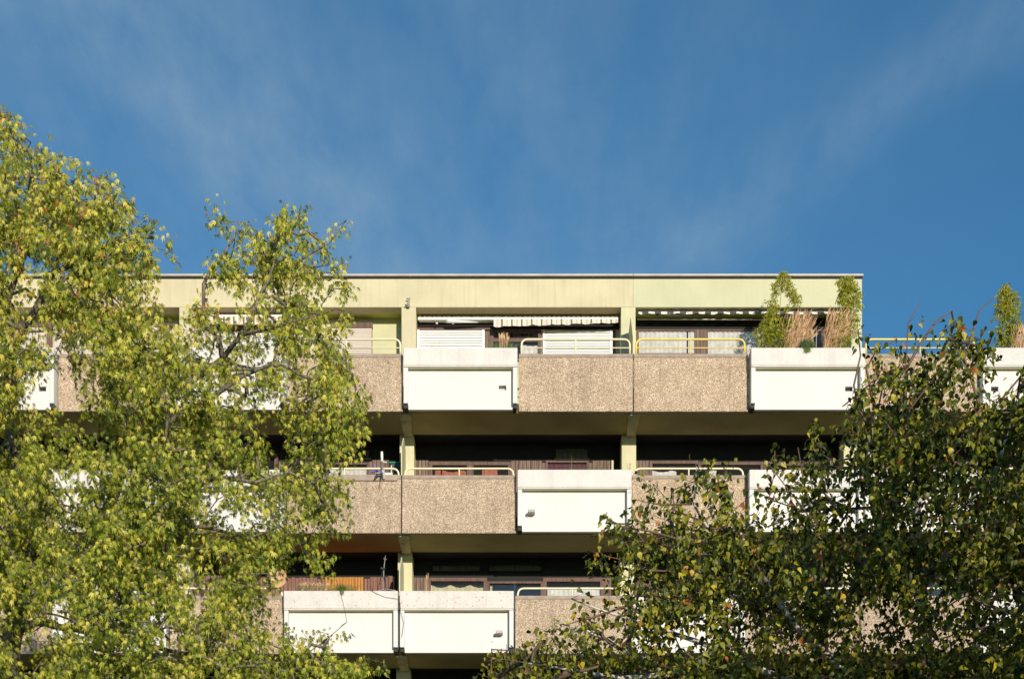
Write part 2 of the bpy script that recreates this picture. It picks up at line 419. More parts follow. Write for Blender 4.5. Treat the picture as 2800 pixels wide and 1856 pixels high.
# ------------------------------------------------------------------ the apartment building
YF, YB, YW = 32.8, 34.0, 34.55       # balcony front, pillar plane, back wall plane
YX = 32.55                           # planter front
bld = thing('apartment_building', 'long cream and pale green apartment block with pebble concrete balconies and white planter boxes', 'building', (0, 40, 0))
BOT = {0: 1124.5, 1: 1457.0, 2: 1786.5, 3: 2117.0}           # lower edge of the balcony fronts, photo pixels
CAPT = {0: 967.0, 1: 1298.5, 2: 1627.5, 3: 1958.0}
TRT = {0: 950.0, 1: 1283.0, 2: 1614.0, 3: 1944.0}
E0 = {0: 1102.5, 1: 1097.8, 2: 1092.5, 3: 1088.0}
def E(r, k): return wx(E0[r] + 314.7*k, YF)
def zb(r): return wz(BOT[r], YF)
LAY = {0: {-5:'P',-4:'B',-3:'P',-2:'B',-1:'P',0:'B',1:'P',2:'P',3:'B',4:'P',5:'B',6:'P'},
       1: {-5:'B',-4:'P',-3:'B',-2:'B',-1:'P',0:'P',1:'B',2:'P',3:'B',4:'B',5:'P',6:'P'},
       2: {-5:'P',-4:'P',-3:'B',-2:'P',-1:'B',0:'B',1:'P',2:'B',3:'P',4:'P',5:'B',6:'P'},
       3: {-5:'P',-4:'B',-3:'P',-2:'B',-1:'P',0:'B',1:'P',2:'P',3:'B',4:'P',5:'B',6:'P'}}
KMIN, KMAX = -5, 6
XL, XR = E(0, KMIN)-0.1, E(0, KMAX+1)+0.1

def floor_z(r): return zb(r) + 0.18
# core of the building behind the balconies
core = MB()
core.box(XL, XR, 35.0, 46, 0, zb(0)+0.05)
core.build('core_wall', M['body'], bld)
core = MB(); core.box(XL, 8.30, 34.80, 46, zb(0)+0.06, wz(842, YB))
core.build('core_wall', M['body'], bld)
low = MB(); low.box(XL, XR, 33.2, 34.99, 0, zb(3)-0.9)
low.build('lower_wall', M['body'], bld)
tf = MB(); tf.box(8.31, XR, 34.62, 46, zb(0)+0.06, zb(0)+0.2)
tf.build('roof_terrace', M['roof'], bld)

# roof edge: cream render over the left bays, fresher pale green over the right one
xsplit = wx(1731, YB)
zft, zfb = wz(762.5, YB), wz(840, YB)
f = MB(); f.box(XL, xsplit-0.0005, YB, YB+0.3, zfb, zft, 0.008); f.build('roof_fascia', M['fascia'], bld, label='cream rendered roof fascia with rain streaks')
xr_end = wx(2357, YB)
f = MB(); f.box(xsplit+0.0005, xr_end, YB, YB+0.3, zfb, zft, 0.008); f.build('roof_fascia', M['fascia_green'], bld, label='pale green freshly painted roof fascia')
f = MB(); f.box(XL, xr_end, YB+0.30, 46, zfb+0.02, zft+0.02); f.build('roof_slab', M['ceiling_green'], bld)
f = MB(); f.box(XL, xr_end-0.02, YB+0.015, 45.9, zft+0.02, zft+0.045); f.build('coping_gap', M['dark_gap'], bld)
xs = [XL, wx(780,YB), wx(1731,YB), xr_end+0.03]
for a, b_ in zip(xs[:-1], xs[1:]):
    f = MB(); f.box(a+0.004, b_-0.004, YB-0.05, 46, zft+0.045, zft+0.045+0.055, 0.006); f.build('roof_coping', M['coping'], bld)

def rail_path(x0, x1, z0, z1, Y, r):
    p = [(x0, Y, z0), (x0, Y, z1-r)]
    for t in (25, 45, 65): a = math.radians(t); p.append((x0+r-r*math.cos(a), Y, z1-r+r*math.sin(a)))
    p.append((x0+r, Y, z1)); p.append((x1-r, Y, z1))
    for t in (65, 45, 25): a = math.radians(t); p.append((x1-r+r*math.cos(a), Y, z1-r+r*math.sin(a)))
    p += [(x1, Y, z1-r), (x1, Y, z0)]
    return p

def front_panel(r, k):
    x0, x1 = E(r,k)+0.013, E(r,k+1)-0.013
    z0, z1 = zb(r), wz(CAPT[r], YF)
    m = MB(); m.box(x0, x1, YF, YF+0.12, z0, z1-0.088, 0.010)
    p = m.build('balcony_panel', M['agg'], bld)
    m = MB(); m.box(x0+0.004, x1-0.004, YF+0.006, YF+0.114, z1-0.087, z1-0.076); m.box(x0, x1, YF-0.004, YF+0.16, z1-0.076, z1, 0.007)
    m.build('panel_cap', M['cap'], p)
    rp = {0: 925, 1: 1278, 2: 1605, 3: 1936}[r]
    yr = YF+0.09
    zt = wz(rp, yr)
    mat = M['rail_yellow'] if (r == 0 and k >= 2) else M['rail']
    a, b_ = x0+0.06, x1-0.06
    rr = 0.024
    q = MB(); q.tube(rail_path(a, b_, z1-0.002, zt-rr, yr, 0.13), rr, 8)
    ra = q.build('railing', mat, bld, smooth=True)
    mid = (a+b_)/2
    q = MB(); q.tube([(mid, yr, z1-0.002), (mid, yr, zt-rr-0.005)], 0.017, 8, False); q.build('post', mat, ra, smooth=True)
    if r == 0:
        zm = z1 + (zt-z1)*0.45
        q = MB(); q.tube([(a, yr, zm), (b_, yr, zm)], 0.013, 6, False); q.build('mid_rail', mat, ra, smooth=True)
    return p

VENTS = {(0,0):('hole',1374,1061), (0,3):('hole',2321,1064), (0,-4):('hole',116,1064), (0,5):('hole',2720,1064),
         (1,1):('spout',1453,1398.5), (2,0):('spout',1365,1729), (1,-2):('spout',509,1398), (1,3):('hole',2330,1398)}
def planter_box(r, k):
    x0, x1 = E(r,k)+0.02, E(r,k+1)-0.02
    z0 = zb(r); zt = wz(TRT[r], YX); zl = zt - 0.405
    # box = planter trough on two side posts with a recessed white panel below
    m = MB()
    th = 0.07
    mat = M['trough_lichen'] if (r == 2 and k in (-1, 0)) else M['trough']
    m.box(x0, x1, YX, YX+th, zl, zt, 0.012)
    m.box(x0, x0+th, YX+th, YX+0.62, zl, zt); m.box(x1-th, x1, YX+th, YX+0.62, zl, zt)
    m.box(x0+th, x1-th, YX+0.55, YX+0.62, zl, zt)
    m.box(x0+th, x1-th, YX+th, YX+0.55, zl, zl+0.06)
    t = m.build('planter_trough', mat, bld)
    m = MB(); m.box(x0+th+0.002, x1-th-0.002, YX+th+0.002, YX+0.548, zl+0.062, zt-0.05); m.build('soil', M['soil'], t)
    m = MB(); m.box(x0+0.006, x1-0.006, YX+0.010, YX+0.034, zl-0.024, zl-0.001); m.build('drip_edge', M['trough'], t)
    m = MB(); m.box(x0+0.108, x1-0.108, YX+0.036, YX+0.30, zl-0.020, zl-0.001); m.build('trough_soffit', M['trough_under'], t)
    for a, b_ in ((x0+0.004, x0+0.106), (x1-0.106, x1-0.004)):
        m = MB(); m.box(a, b_, YX+0.028, YX+0.37, z0+0.085, zl-0.028, 0.008); m.build('box_post', M['post'], bld)
        m = MB(); m.box(a+0.01, b_-0.01, YX+0.10, YX+0.36, z0+0.004, z0+0.084); m.build('post_foot', M['dark_gap'], bld)
    # recessed panel, with its drain opening
    yp = YX + 0.165
    a, b_ = x0+0.107, x1-0.107
    m = MB()
    v = VENTS.get((r, k))
    if v and v[0] == 'hole':
        hx, hz = wx(v[1], yp), wz(v[2], yp); hw, hh = 0.085, 0.062
        m.box(a, hx-hw, yp, yp+0.10, z0, zl-0.028); m.box(hx+hw, b_, yp, yp+0.10, z0, zl-0.028)
        m.box(hx-hw, hx+hw, yp, yp+0.10, z0, hz-hh); m.box(hx-hw, hx+hw, yp, yp+0.10, hz+hh, zl-0.028)
        p = m.build('white_panel', M['white'], bld)
        d = MB(); d.box(hx-hw-0.02, hx+hw+0.02, yp+0.101, yp+0.15, hz-hh-0.02, hz+hh+0.02); d.build('drain_opening', M['metal_grey'] if k == 0 else M['dark_gap'], p)
        d = MB(); d.box(hx-hw+0.003, hx+hw-0.003, yp+0.03, yp+0.099, hz-hh+0.001, hz-hh+0.03); d.build('drain_sill', M['post'], p)
    else:
        m.box(a, b_, yp, yp+0.10, z0, zl-0.028)
        p = m.build('white_panel', M['white'], bld)
        if v:
            hx, hz = wx(v[1], yp-0.2), wz(v[2]-2, yp-0.2)
            d = MB(); d.box(hx-0.082, hx+0.082, yp-0.195, yp-0.001, hz-0.022, hz+0.045, 0.006); d.build('drain_spout', M['coping'], p)
    return p

for r in range(4):
    for k in range(KMIN, KMAX+1):
        if LAY[r][k] == 'P': front_panel(r, k)
        else: planter_box(r, k)

# slabs, ceilings, brackets, pillars, bay walls
BK = [-6, -4, -2, 0, 2, 4, 6]
for r in range(4):
    for i in range(len(BK)-1):
        k0, k1 = max(BK[i], KMIN), BK[i+1]
        m = MB(); m.box(E(r,k0)+(0.002 if k0 > KMIN else 0), E(r,k1)-0.002, YF+0.125, YB, zb(r)+0.012, zb(r)+0.17); m.build('balcony_slab', M['soffit_orange' if (r == 1 and k0 == -2) else 'soffit'], bld)
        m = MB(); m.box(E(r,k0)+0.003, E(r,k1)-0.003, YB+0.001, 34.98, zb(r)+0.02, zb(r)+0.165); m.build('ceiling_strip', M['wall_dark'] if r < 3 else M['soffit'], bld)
    for k in BK[1:]:
        x = E(r,k)+0.035
        # tapering corbel under the slab
        poly = [(YF+0.14, zb(r)+0.011), (YF+0.14, zb(r)-0.025), (YB-0.004, zb(r)-0.055), (YB-0.004, zb(r)+0.011)]
        m = MB()
        xa, xb_, xc, xd = x-0.135, x+0.135, x-0.10, x+0.10
        v = [(xa,poly[0][0],poly[0][1]),(xb_,poly[0][0],poly[0][1]),(xb_,poly[1][0],poly[1][1]),(xa,poly[1][0],poly[1][1]),
             (xc,poly[3][0],poly[3][1]),(xd,poly[3][0],poly[3][1]),(xd,poly[2][0],poly[2][1]),(xc,poly[2][0],poly[2][1])]
        m.add(v, [(0,1,2,3),(4,7,6,5),(3,2,6,7),(0,3,7,4),(1,5,6,2),(0,4,5,1)])
        m.build('corbel', M['bracket'], bld, fix=True)
# pillars: one per storey and bay line
for r in range(4):
    for k in BK[1:]:
        if r == 0 and k > 4: continue
        if r == 0:
            zlo, zhi = floor_z(0), zfb
        else:
            zlo, zhi = floor_z(r), zb(r-1)+0.010
        x = E(r,k)+0.035
        if r == 0 and k == 0: x = wx(1117.5, YB)
        if r == 0 and k == 2: x = wx(1718, YB)
        if r == 0 and k == 4: x = xr_end - 0.13
        mat = M['fascia_green'] if (r == 0 and k == 4) else (M['fascia'] if r == 0 and k <= 0 else M['pillar'])
        hw = 0.13 if (r == 0 and k == 4) else 0.172
        m = MB(); m.box(x-hw, x+hw, YB+0.003, 34.80, zlo, zhi, 0.006); m.build('pillar', mat, bld)
# bay walls behind the balconies
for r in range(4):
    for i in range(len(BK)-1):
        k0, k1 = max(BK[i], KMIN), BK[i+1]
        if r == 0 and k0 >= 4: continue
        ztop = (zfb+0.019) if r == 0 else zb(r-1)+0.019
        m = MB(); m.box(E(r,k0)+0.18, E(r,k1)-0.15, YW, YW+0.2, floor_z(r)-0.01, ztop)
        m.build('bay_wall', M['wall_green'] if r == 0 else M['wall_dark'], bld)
# end wall of the top flat on the right
m = MB(); m.box(xr_end-0.24, xr_end-0.01, 34.81, 45.9, floor_z(0), zfb-0.001); m.build('end_wall', M['fascia_green'], bld)

# triangular-topped dividers between neighbouring balconies
def divider(r, k, dark=False):
    zc = wz(CAPT[r], YF)
    xo = E(r,k)
    h = zc - 0.0
    if r == 0: top = wz(866, 33.4); fr = wz(922, YF)
    elif r == 1: top = wz(1199, 33.45); fr = wz(1222, YF)
    else: top = wz(1524, 33.45); fr = wz(1556, YF)
    poly = [(YF+0.16, floor_z(r)), (YF+0.16, zc), (YF+0.02, zc+0.004), (YF+0.02, fr), (33.42, top), (33.97, top-0.05), (33.97, floor_z(r))]
    m = MB(); m.prism(poly, 0, xo-0.012, xo+0.012); m.build('balcony_divider', M['pillar'], bld, fix=True)
divider(0, 2); divider(1, 0); divider(2, 0)

# ---- things on the bay walls (parts of the building)
def boards(px0, px1, py0, py1, r, mat='board', n=None, Y=None, ragged=0.0, skip=None):
    Y = Y or YW-0.035
    n = n or max(1, round((px1-px0)/10.5))
    w = (px1-px0)/n
    for i in range(n):
        t = py0 + ragged*random.uniform(-1, 1)
        m = MB(); yy = Y + random.uniform(-0.004, 0.004)
        m.pbox(px0+i*w+0.5, t, px0+(i+1)*w-0.5, py1, yy, 0.03, 0.002); m.build('wall_board', M[mat], bld)

def window(px0, px1, py0, py1, fw=10, mat='brown', curtain=None, cpx=None, sag=None, Y=None, gap=0.0):
    """frame, glass, and the curtain seen behind it"""
    Y = Y or YW-0.06
    m = MB()
    m.pbox(px0, py0, px1, py0+fw, Y, 0.055, 0.004); m.pbox(px0, py1-fw*0.6, px1, py1, Y, 0.055, 0.004)
    m.pbox(px0, py0+fw, px0+fw, py1-fw*0.6, Y, 0.055); m.pbox(px1-fw, py0+fw, px1, py1-fw*0.6, Y, 0.055)
    w = m.build('window', M[mat], bld)
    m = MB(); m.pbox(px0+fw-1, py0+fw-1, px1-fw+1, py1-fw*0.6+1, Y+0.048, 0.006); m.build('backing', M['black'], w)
    m = MB(); m.pbox(px0+fw-1, py0+fw-1, px1-fw+1, py1-fw*0.6+1, Y+0.012, 0.003); m.build('pane', M['glass'], w)
    if curtain:
        for (c0, c1, t0, sc) in (cpx or [(px0+fw, px1-fw, py0+fw, 0)]):
            n = max(6, int((c1-c0)/2.5)); m = MB(); v = []; f = []
            for i in range(n+1):
                px = c0 + (c1-c0)*i/n
                yy = Y + 0.031 + 0.008*math.sin(i*1.25) + random.uniform(-0.0015, 0.0015)
                top = t0 + (abs(math.sin((px-c0)/17.0))*sc if sc else 0)
                v += [(wx(px,Y), yy, wz(top,Y)), (wx(px,Y), yy, wz(py1-fw*0.6,Y))]
            for i in range(n): f.append((2*i, 2*i+1, 2*i+3, 2*i+2))
            m.add(v, f); m.build('curtain', M[curtain], w, smooth=True)
    return w

def shutter(px0, px1, py0, py1, step, mat='shutter', guides=(True, True), fine=False):
    Y = YW-0.075
    m = MB(); m.pbox(px0, py0, px1, py1, Y+0.045, 0.02)
    s = m.build('shutter', M['brown'], bld)
    y = py0; k = 0
    if fine:
        m = MB()
        while y < py1:
            m.pbox(px0+1, y+0.15, px1-1, y+step-0.35, Y+0.012+0.002*(k%2), 0.02, 0.002); y += step; k += 1
        m.build('slats', M[mat], s, kind='stuff')
    else:
        me = None
        while y < py1-1:
            a, b_ = wz(y+step-0.75, Y), wz(y, Y)
            m = MB(); v = []; xx0, xx1 = wx(px0+2,Y), wx(px1-2,Y)
            yy = Y + random.uniform(-0.0015, 0.0015)
            m.add([(xx0,yy+0.022,b_),(xx1,yy+0.022,b_),(xx0,yy+0.004,b_-(b_-a)*0.12),(xx1,yy+0.004,b_-(b_-a)*0.12),(xx0,yy,a+(b_-a)*0.08),(xx1,yy,a+(b_-a)*0.08),(xx0,yy+0.018,a),(xx1,yy+0.018,a),(xx0,yy+0.03,a),(xx1,yy+0.03,a),(xx0,yy+0.03,b_),(xx1,yy+0.03,b_)],
                  [(0,2,3,1),(2,4,5,3),(4,6,7,5),(6,8,9,7),(0,1,11,10),(0,10,8,6),(0,6,4,2),(1,7,9,11),(1,3,5,7)])
            m.build('slat', M[mat], s); y += step
    for gd, (a, b_) in zip(guides, ((px0-4, px0+2), (px1-2, px1+5))):
        if gd: m = MB(); m.pbox(a, py0-1, b_, py1, Y-0.015, 0.05, 0.003); m.build('guide_rail', M['frame_white'], s)
    return s

def strip(px0, px1, py0, py1, mat, name='wall_panel', Y=None, th=0.03):
    m = MB(); m.pbox(px0, py0, px1, py1, Y or YW-0.032, th, 0.002); return m.build(name, M[mat], bld)

# storey 1 (top), left bay behind the maple
strip(-170, 478, 883, 894, 'brown', 'lintel')
shutter(-160, 126, 895, 990, 2.45, 'shutter_pink', (False, False), fine=True)
strip(128, 142, 872, 990, 'brown', 'window_post', YW-0.09)
shutter(144, 300, 895, 990, 2.45, 'shutter_pink', (False, False), fine=True)
shutter(306, 470, 895, 990, 2.45, 'shutter_pink', (False, False), fine=True)
# second bay
shutter(540, 800, 905, 985, 5.8, 'shutter')
strip(535, 806, 890, 904, 'brown', 'lintel')
strip(905, 1019, 881, 896, 'brown', 'shutter_box', YW-0.07, 0.06)
shutter(905, 1018, 897, 990, 5.2, 'shutter_pink', (False, False))
# third bay
strip(1140, 1344, 893, 901, 'brown', 'lintel', YW-0.08, 0.07)
strip(1141, 1700, 868, 892.5, 'wall_dark', 'lintel')
shutter(1145, 1320, 902, 985, 7.3, 'shutter')
strip(1327, 1340, 900, 985, 'board', 'wall_panel')
window(1340, 1480, 899, 985, 9, 'brown', 'curtain', [(1428, 1471, 941, 3)])
strip(1348, 1472, 924, 934, 'brown', 'window_rail', YW-0.075, 0.05)
shutter(1488, 1670, 903, 985, 7.3, 'shutter')
strip(1341, 1700, 893, 899, 'wall_dark', 'lintel')
strip(1676, 1683, 895, 985, 'brown', 'window_post')
# fourth bay
strip(1738, 2325, 862, 901, 'wall_dark', 'lintel')
window(1742, 1905, 900, 968, 5, 'brown', 'curtain', [(1747, 1878, 903, 0), (1882, 1900, 903, 0)])
boards(1905, 1931, 900, 985, 0, 'board', 3, YW-0.05)
window(1931, 2094, 900, 990, 5, 'brown', 'curtain', [(1936, 2089, 903, 0)])
boards(2094, 2110, 900, 985, 0, 'board', 2, YW-0.05)
window(2110, 2250, 900, 990, 5, 'brown')
window(2250, 2322, 900, 990, 5, 'brown', 'curtain', [(2262, 2300, 940, 0)])
# storey 2
strip(-160, 130, 1225, 1345, 'brown'); window(150, 440, 1235, 1345, 10, 'brown')
boards(500, 560, 1240, 1345, 1); window(565, 760, 1240, 1345, 10, 'brown', 'curtain_red', [(660, 690, 1255, 3)])
boards(762, 892, 1262, 1345, 1)
window(893, 1008, 1264, 1345, 5, 'brown', 'curtain', [(899, 1002, 1281, 0)])
boards(1008, 1018, 1262, 1345, 1, n=1); boards(1018, 1064, 1257, 1345, 1, n=4, Y=YW-0.06)
window(870, 1014, 1222, 1256, 4, 'wall_dark', 'curtain_dim', [(876, 1009, 1227, 0)], Y=YW-0.06)
boards(1134, 1172, 1258, 1345, 1, n=4)
window(1172, 1286, 1261, 1345, 10, 'brown', 'curtain_red', [(1190, 1205, 1284, 0), (1209, 1274, 1283, 6)])
window(1286, 1398, 1262, 1345, 9, 'brown', 'curtain_red', [(1318, 1360, 1278, 0)])
boards(1398, 1482, 1259, 1345, 1, n=8); boards(1482, 1492, 1265, 1345, 1, n=1)
window(1492, 1610, 1258, 1345, 6, 'brown', 'curtain_purple', [(1496, 1606, 1267, 0)])
window(1515, 1612, 1222, 1255, 4, 'wall_dark', 'curtain_dim', [(1520, 1607, 1226, 0)], Y=YW-0.06)
boards(1610, 1620, 1265, 1345, 1, n=1); boards(1620, 1669, 1259, 1345, 1, n=5)
strip(1672, 1678, 1258, 1345, 'pillar')
boards(1738, 1776, 1259, 1345, 1, n=4)
window(1776, 1910, 1259, 1345, 8, 'brown', 'curtain', [(1784, 1850, 1284, 5)])
window(1910, 2088, 1262, 1345, 8, 'brown', 'curtain', [(1930, 1960, 1284, 0)])
window(2090, 2300, 1262, 1345, 10, 'brown'); boards(2300, 2325, 1262, 1345, 1)
boards(2370, 2420, 1262, 1345, 1); window(2420, 2640, 1262, 1345, 10, 'brown', 'curtain', [(2440, 2480, 1275, 4)]); boards(2640, 2930, 1262, 1345, 1, n=12)
# storey 3
boards(-150, 120, 1575, 1670, 2, n=14); window(130, 430, 1565, 1670, 10, 'brown', 'curtain', [(150, 300, 1580, 4)])
boards(500, 700, 1572, 1670, 2, n=16); 
boards(706, 787, 1578, 1670, 2, 'board_red', 7, ragged=1)
boards(787, 868, 1578, 1670, 2, 'board_red', 8, YW-0.05, ragged=1.2)
boards(868, 889, 1582, 1670, 2, 'board_red', 2)
boards(889, 994, 1577, 1670, 2, 'reed', 13, YW-0.07, ragged=0.4)
boards(996, 1012, 1581, 1670, 2, 'board_red', 2); boards(1012, 1062, 1577, 1670, 2, 'board_red', 5, YW-0.055)
boards(1062, 1074, 1574, 1670, 2, 'board_red', 1, YW-0.07); strip(1075, 1078, 1575, 1670, 'pillar')
boards(1130, 1168, 1578, 1670, 2, n=4)
window(1168, 1332, 1578, 1670, 10, 'brown', 'curtain_yellow', [(1178, 1322, 1597, 8)])
window(1178, 1316, 1540, 1562, 4, 'wall_dark', 'curtain_dim', [(1183, 1311, 1543, 0)], Y=YW-0.06)
window(1334, 1484, 1540, 1562, 4, 'wall_dark', 'curtain_dim', [(1339, 1480, 1543, 0)], Y=YW-0.06)
window(1332, 1484, 1588, 1670, 6, 'brown', 'curtain_yellow', [(1340, 1346, 1600, 0)])
window(1484, 1652, 1578, 1670, 11, 'brown', 'curtain', [(1497, 1640, 1603, 3)])
boards(1652, 1672, 1578, 1670, 2, n=2); strip(1674, 1677, 1576, 1670, 'pillar')
boards(1738, 1790, 1578, 1670, 2); window(1790, 2060, 1578, 1670, 10, 'brown', 'curtain', [(1820, 1900, 1597, 4)])
window(2060, 2290, 1578, 1670, 10, 'brown'); boards(2365, 2420, 1578, 1670, 2); window(2420, 2640, 1578, 1670, 10, 'brown', 'curtain', [(2440, 2480, 1592, 4)])
boards(2640, 2930, 1578, 1670, 2, n=12)
# repair board hung along the top of a balcony front in storey 2
m = MB(); m.pbox(795, 1297, 1087, 1313, YF-0.035, 0.03, 0.004); m.build('edge_board', M['cap'], bld)

# ------------------------------------------------------------------ awnings
def awning(pxa, pxb, py_bar, label, mat, bar, val=None, Y=34.2, retracted=False, arms=True):
    t = thing('awning', label, 'awning', W((pxa+pxb)/2, py_bar, Y), 'awnings under the roof edge')
    m = MB(); m.pbox(pxa, py_bar-3.5, pxb, py_bar+3.5, Y, 0.07, 0.012); m.build('front_bar', M[bar], t)
    # rolled cloth seen above the bar
    m = MB(); n = int((pxb-pxa)/4); v = []; f = []
    for i in range(n+1):
        px = pxa+2 + (pxb-pxa-4)*i/n
        v += [(wx(px,Y+0.05), Y+0.05, wz(py_bar-4,Y+0.05)), (wx(px,Y+0.05), Y+0.10, wz(py_bar-8-0.8*math.sin(i*1.9),Y+0.05)), (wx(px,Y+0.05), Y+0.28, wz(py_bar-10,Y+0.05))]
    for i in range(n): f += [(3*i,3*i+3,3*i+4,3*i+1), (3*i+1,3*i+4,3*i+5,3*i+2)]
    m.add(v, f); m.build('canopy', M[mat], t, smooth=True)
    if val:
        v0, v1, h0, h1 = val
        m = MB(); n = int((v1-v0)/2.2); v = []; f = []
        for i in range(n+1):
            px = v0+(v1-v0)*i/n; u = i/n
            h = h0+(h1-h0)*u + 1.4*abs(math.sin((px-v0)/27.0*math.pi))
            yy = Y-0.012+0.010*math.sin(i*0.35)
            for q in range(4):
                v.append((wx(px,Y), yy+0.006*q*math.sin(i*0.23), wz(py_bar+3+h*q/3, Y)))
        for i in range(n):
            for q in range(3): f.append((4*i+q, 4*i+q+1, 4*i+q+5, 4*i+q+4))
        m.add(v, f); m.build('valance', M[mat], t, smooth=True)
    if arms:
        am = M['metal_white'] if bar == 'metal_white' else M['metal_grey']
        wd = pxb-pxa
        m = MB(); m.tube([W(pxa+4, py_bar+9, Y+0.12), W(pxa+wd*0.42, py_bar+10, Y+0.14)], 0.016, 6); m.build('carrier_tube', am, t, smooth=True)
        m = MB(); m.tube([W(pxa+wd*0.14, py_bar+9, Y+0.08), W(pxa+wd*0.155, py_bar+8, Y+0.04), W(pxa+wd*0.30, py_bar+9.5, Y+0.1)], [0.03,0.045,0.028], 8); m.build('folding_arm', am, t, smooth=True)
        m = MB(); m.tube([W(pxb-wd*0.28, py_bar+9, Y+0.12), W(pxb-wd*0.12, py_bar+9, Y+0.06), W(pxb-wd*0.10, py_bar+9, Y+0.1)], [0.028,0.045,0.03], 8); m.build('folding_arm', am, t, smooth=True)
        for q in (0.09, 0.17, 0.86):
            m = MB(); m.pbox(pxa+wd*q, py_bar+4, pxa+wd*q+6, py_bar+14, Y+0.1, 0.04, 0.004); m.build('wall_bracket', am, t)
    return t
awning(566, 809, 863, 'white barred awning with pinkish striped valance, half hidden behind the maple', 'awn_cloth', 'metal_white', (568, 807, 19, 19), arms=False)
awning(1142, 1692, 870, 'cream and dark green striped awning with its sagging valance above the white shutters', 'awn_cloth', 'metal_white', (1350, 1690, 20, 9))
aw = awning(1744, 2296, 850, 'rolled up charcoal and white awning behind the planter of tall grasses', 'awn_dark', 'metal_dark', (1746, 2294, 5, 5), Y=34.12)
m = MB(); m.tube([W(1742, 873, 34.3), W(2100, 874, 34.3)], 0.018, 6); m.build('carrier_tube', M['metal_grey'], aw, smooth=True)

# ------------------------------------------------------------------ small things fixed to or standing on the balconies
t = thing('roof_hook', 'small metal bracket with two short arms on top of the pillar under the cream fascia', 'bracket', W(1117, 838, 33.99))
m = MB(); m.tube([W(1116, 838, 33.96), W(1117, 832, 33.93), W(1118, 822, 33.93)], [0.045,0.028,0.02], 8); m.build('stem', M['metal_grey'], t)
m = MB(); m.tube([W(1111, 816.5, 33.92), W(1118, 818, 33.93), W(1122, 814.5, 33.92)], [0.014,0.018,0.014], 6); m.build('arm', M['metal_grey'], t)
m = MB(); m.tube([W(1107, 834, 33.93), W(1116, 836, 33.95)], [0.016,0.02], 6); m.build('arm', M['metal_dark'], t)

t = thing('satellite_dish', 'round tan satellite dish beside the reddish wooden boards', 'satellite dish', W(757, 1620, 32.9))
cx, cy, Yd = wx(757.5, 32.6), wz(1579, 32.6), 32.6
m = MB(); rings = [(0.0, 0.06), (0.07, 0.055), (0.13, 0.035), (0.185, 0.005), (0.215, -0.01)]; v = [(cx, Yd+0.06, cy)]; f = []
ns = 40
for (rr, dd) in rings[1:]:
    for i in range(ns):
        a = 2*math.pi*i/ns; v.append((cx+rr*math.cos(a), Yd+dd, cy+rr*math.sin(a)*1.03))
for i in range(ns): f.append((0, 1+(i+1)%ns, 1+i))
for q in range(len(rings)-2):
    o = 1+q*ns
    for i in range(ns): f.append((o+i, o+(i+1)%ns, o+ns+(i+1)%ns, o+ns+i))
m.add(v, f); m.build('reflector', M['dish'], t, smooth=True)
m = MB(); m.tube([(cx+math.cos(2*math.pi*i/24)*0.216, Yd-0.01, cy+math.sin(2*math.pi*i/24)*0.222) for i in range(25)], 0.008, 6); m.build('rim', M['dish'], t, smooth=True)
m = MB(); m.tube([(cx, Yd-0.005, cy+0.20), (cx, Yd-0.16, cy+0.12)], 0.014, 6); m.build('receiver_arm', M['metal_dark'], t)
m = MB(); m.tube([(cx, Yd-0.17, cy+0.16), (cx, Yd-0.17, cy+0.05)], 0.028, 8); m.build('receiver', M['metal_dark'], t)
m = MB(); m.tube([(cx, Yd+0.08, cy), (cx+0.02, Yd+0.3, cy-0.05), (cx+0.02, Yd+0.3, wz(1628,Yd+0.3))], 0.018, 6); m.build('mount', M['metal_grey'], t)

t = thing('antenna_mast', 'thin black antenna mast on splayed legs behind the left third storey planter', 'antenna', W(1050, 1612, 33.05))
Yd = 33.1
m = MB(); m.tube([W(1049, 1612, Yd), W(1049, 1560, Yd), W(1053, 1524, Yd), W(1054, 1518, Yd)], [0.012,0.014,0.010,0.006], 6); m.build('mast', M['metal_grey'], t)
for a, b_ in ((1033, 1612), (1057, 1612)):
    m = MB(); m.tube([W(1047, 1556, Yd), W(a, b_, Yd+0.15)], 0.008, 5); m.build('leg', M['metal_dark'], t)
m = MB(); m.tube([W(1041, 1553, Yd-0.02), W(1053, 1555, Yd-0.02)], 0.03, 8); m.build('clamp', M['metal_dark'], t)
m = MB(); m.tube([W(1048, 1526, Yd), W(1058, 1529, Yd)], 0.009, 5); m.build('crossbar', M['metal_grey'], t)
m = MB(); m.tube([W(1052, 1574, Yd-0.03), W(1053, 1588, Yd-0.02)], 0.022, 6); m.build('counterweight', M['metal_dark'], t)

t = thing('parasol_holder', 'white tube in a black clamp with lever on the cream rail', 'clamp', W(1042, 1306, 32.75))
Yd = 32.72
m = MB(); m.tube([W(1044, 1235, Yd), W(1044.5, 1262, Yd)], 0.030, 10); m.build('socket', M['metal_white'], t, smooth=True)
m = MB(); m.tube([W(1046, 1262, Yd), W(1047, 1308, Yd)], 0.018, 8); m.build('pole', M['metal_grey'], t, smooth=True)
m = MB(); m.tube([W(1025, 1306, Yd-0.05), W(1032, 1296, Yd-0.06), W(1043, 1294, Yd-0.04), W(1042, 1306, Yd-0.04)], [0.02,0.026,0.03,0.02], 6); m.build('lever', M['metal_dark'], t)
m = MB(); m.pbox(1046, 1284, 1052, 1308, Yd-0.01, 0.05, 0.004); m.build('clamp_plate', M['coping'], t)
m = MB(); m.tube([W(1047, 1262, Yd), W(1057, 1264, Yd-0.02)], 0.014, 6); m.build('knob', M['metal_white'], t)
m = MB(); m.tube([W(1039, 1308, Yd), W(1039, 1333, Yd)], 0.006, 5); m.build('strap', M['metal_dark'], t)

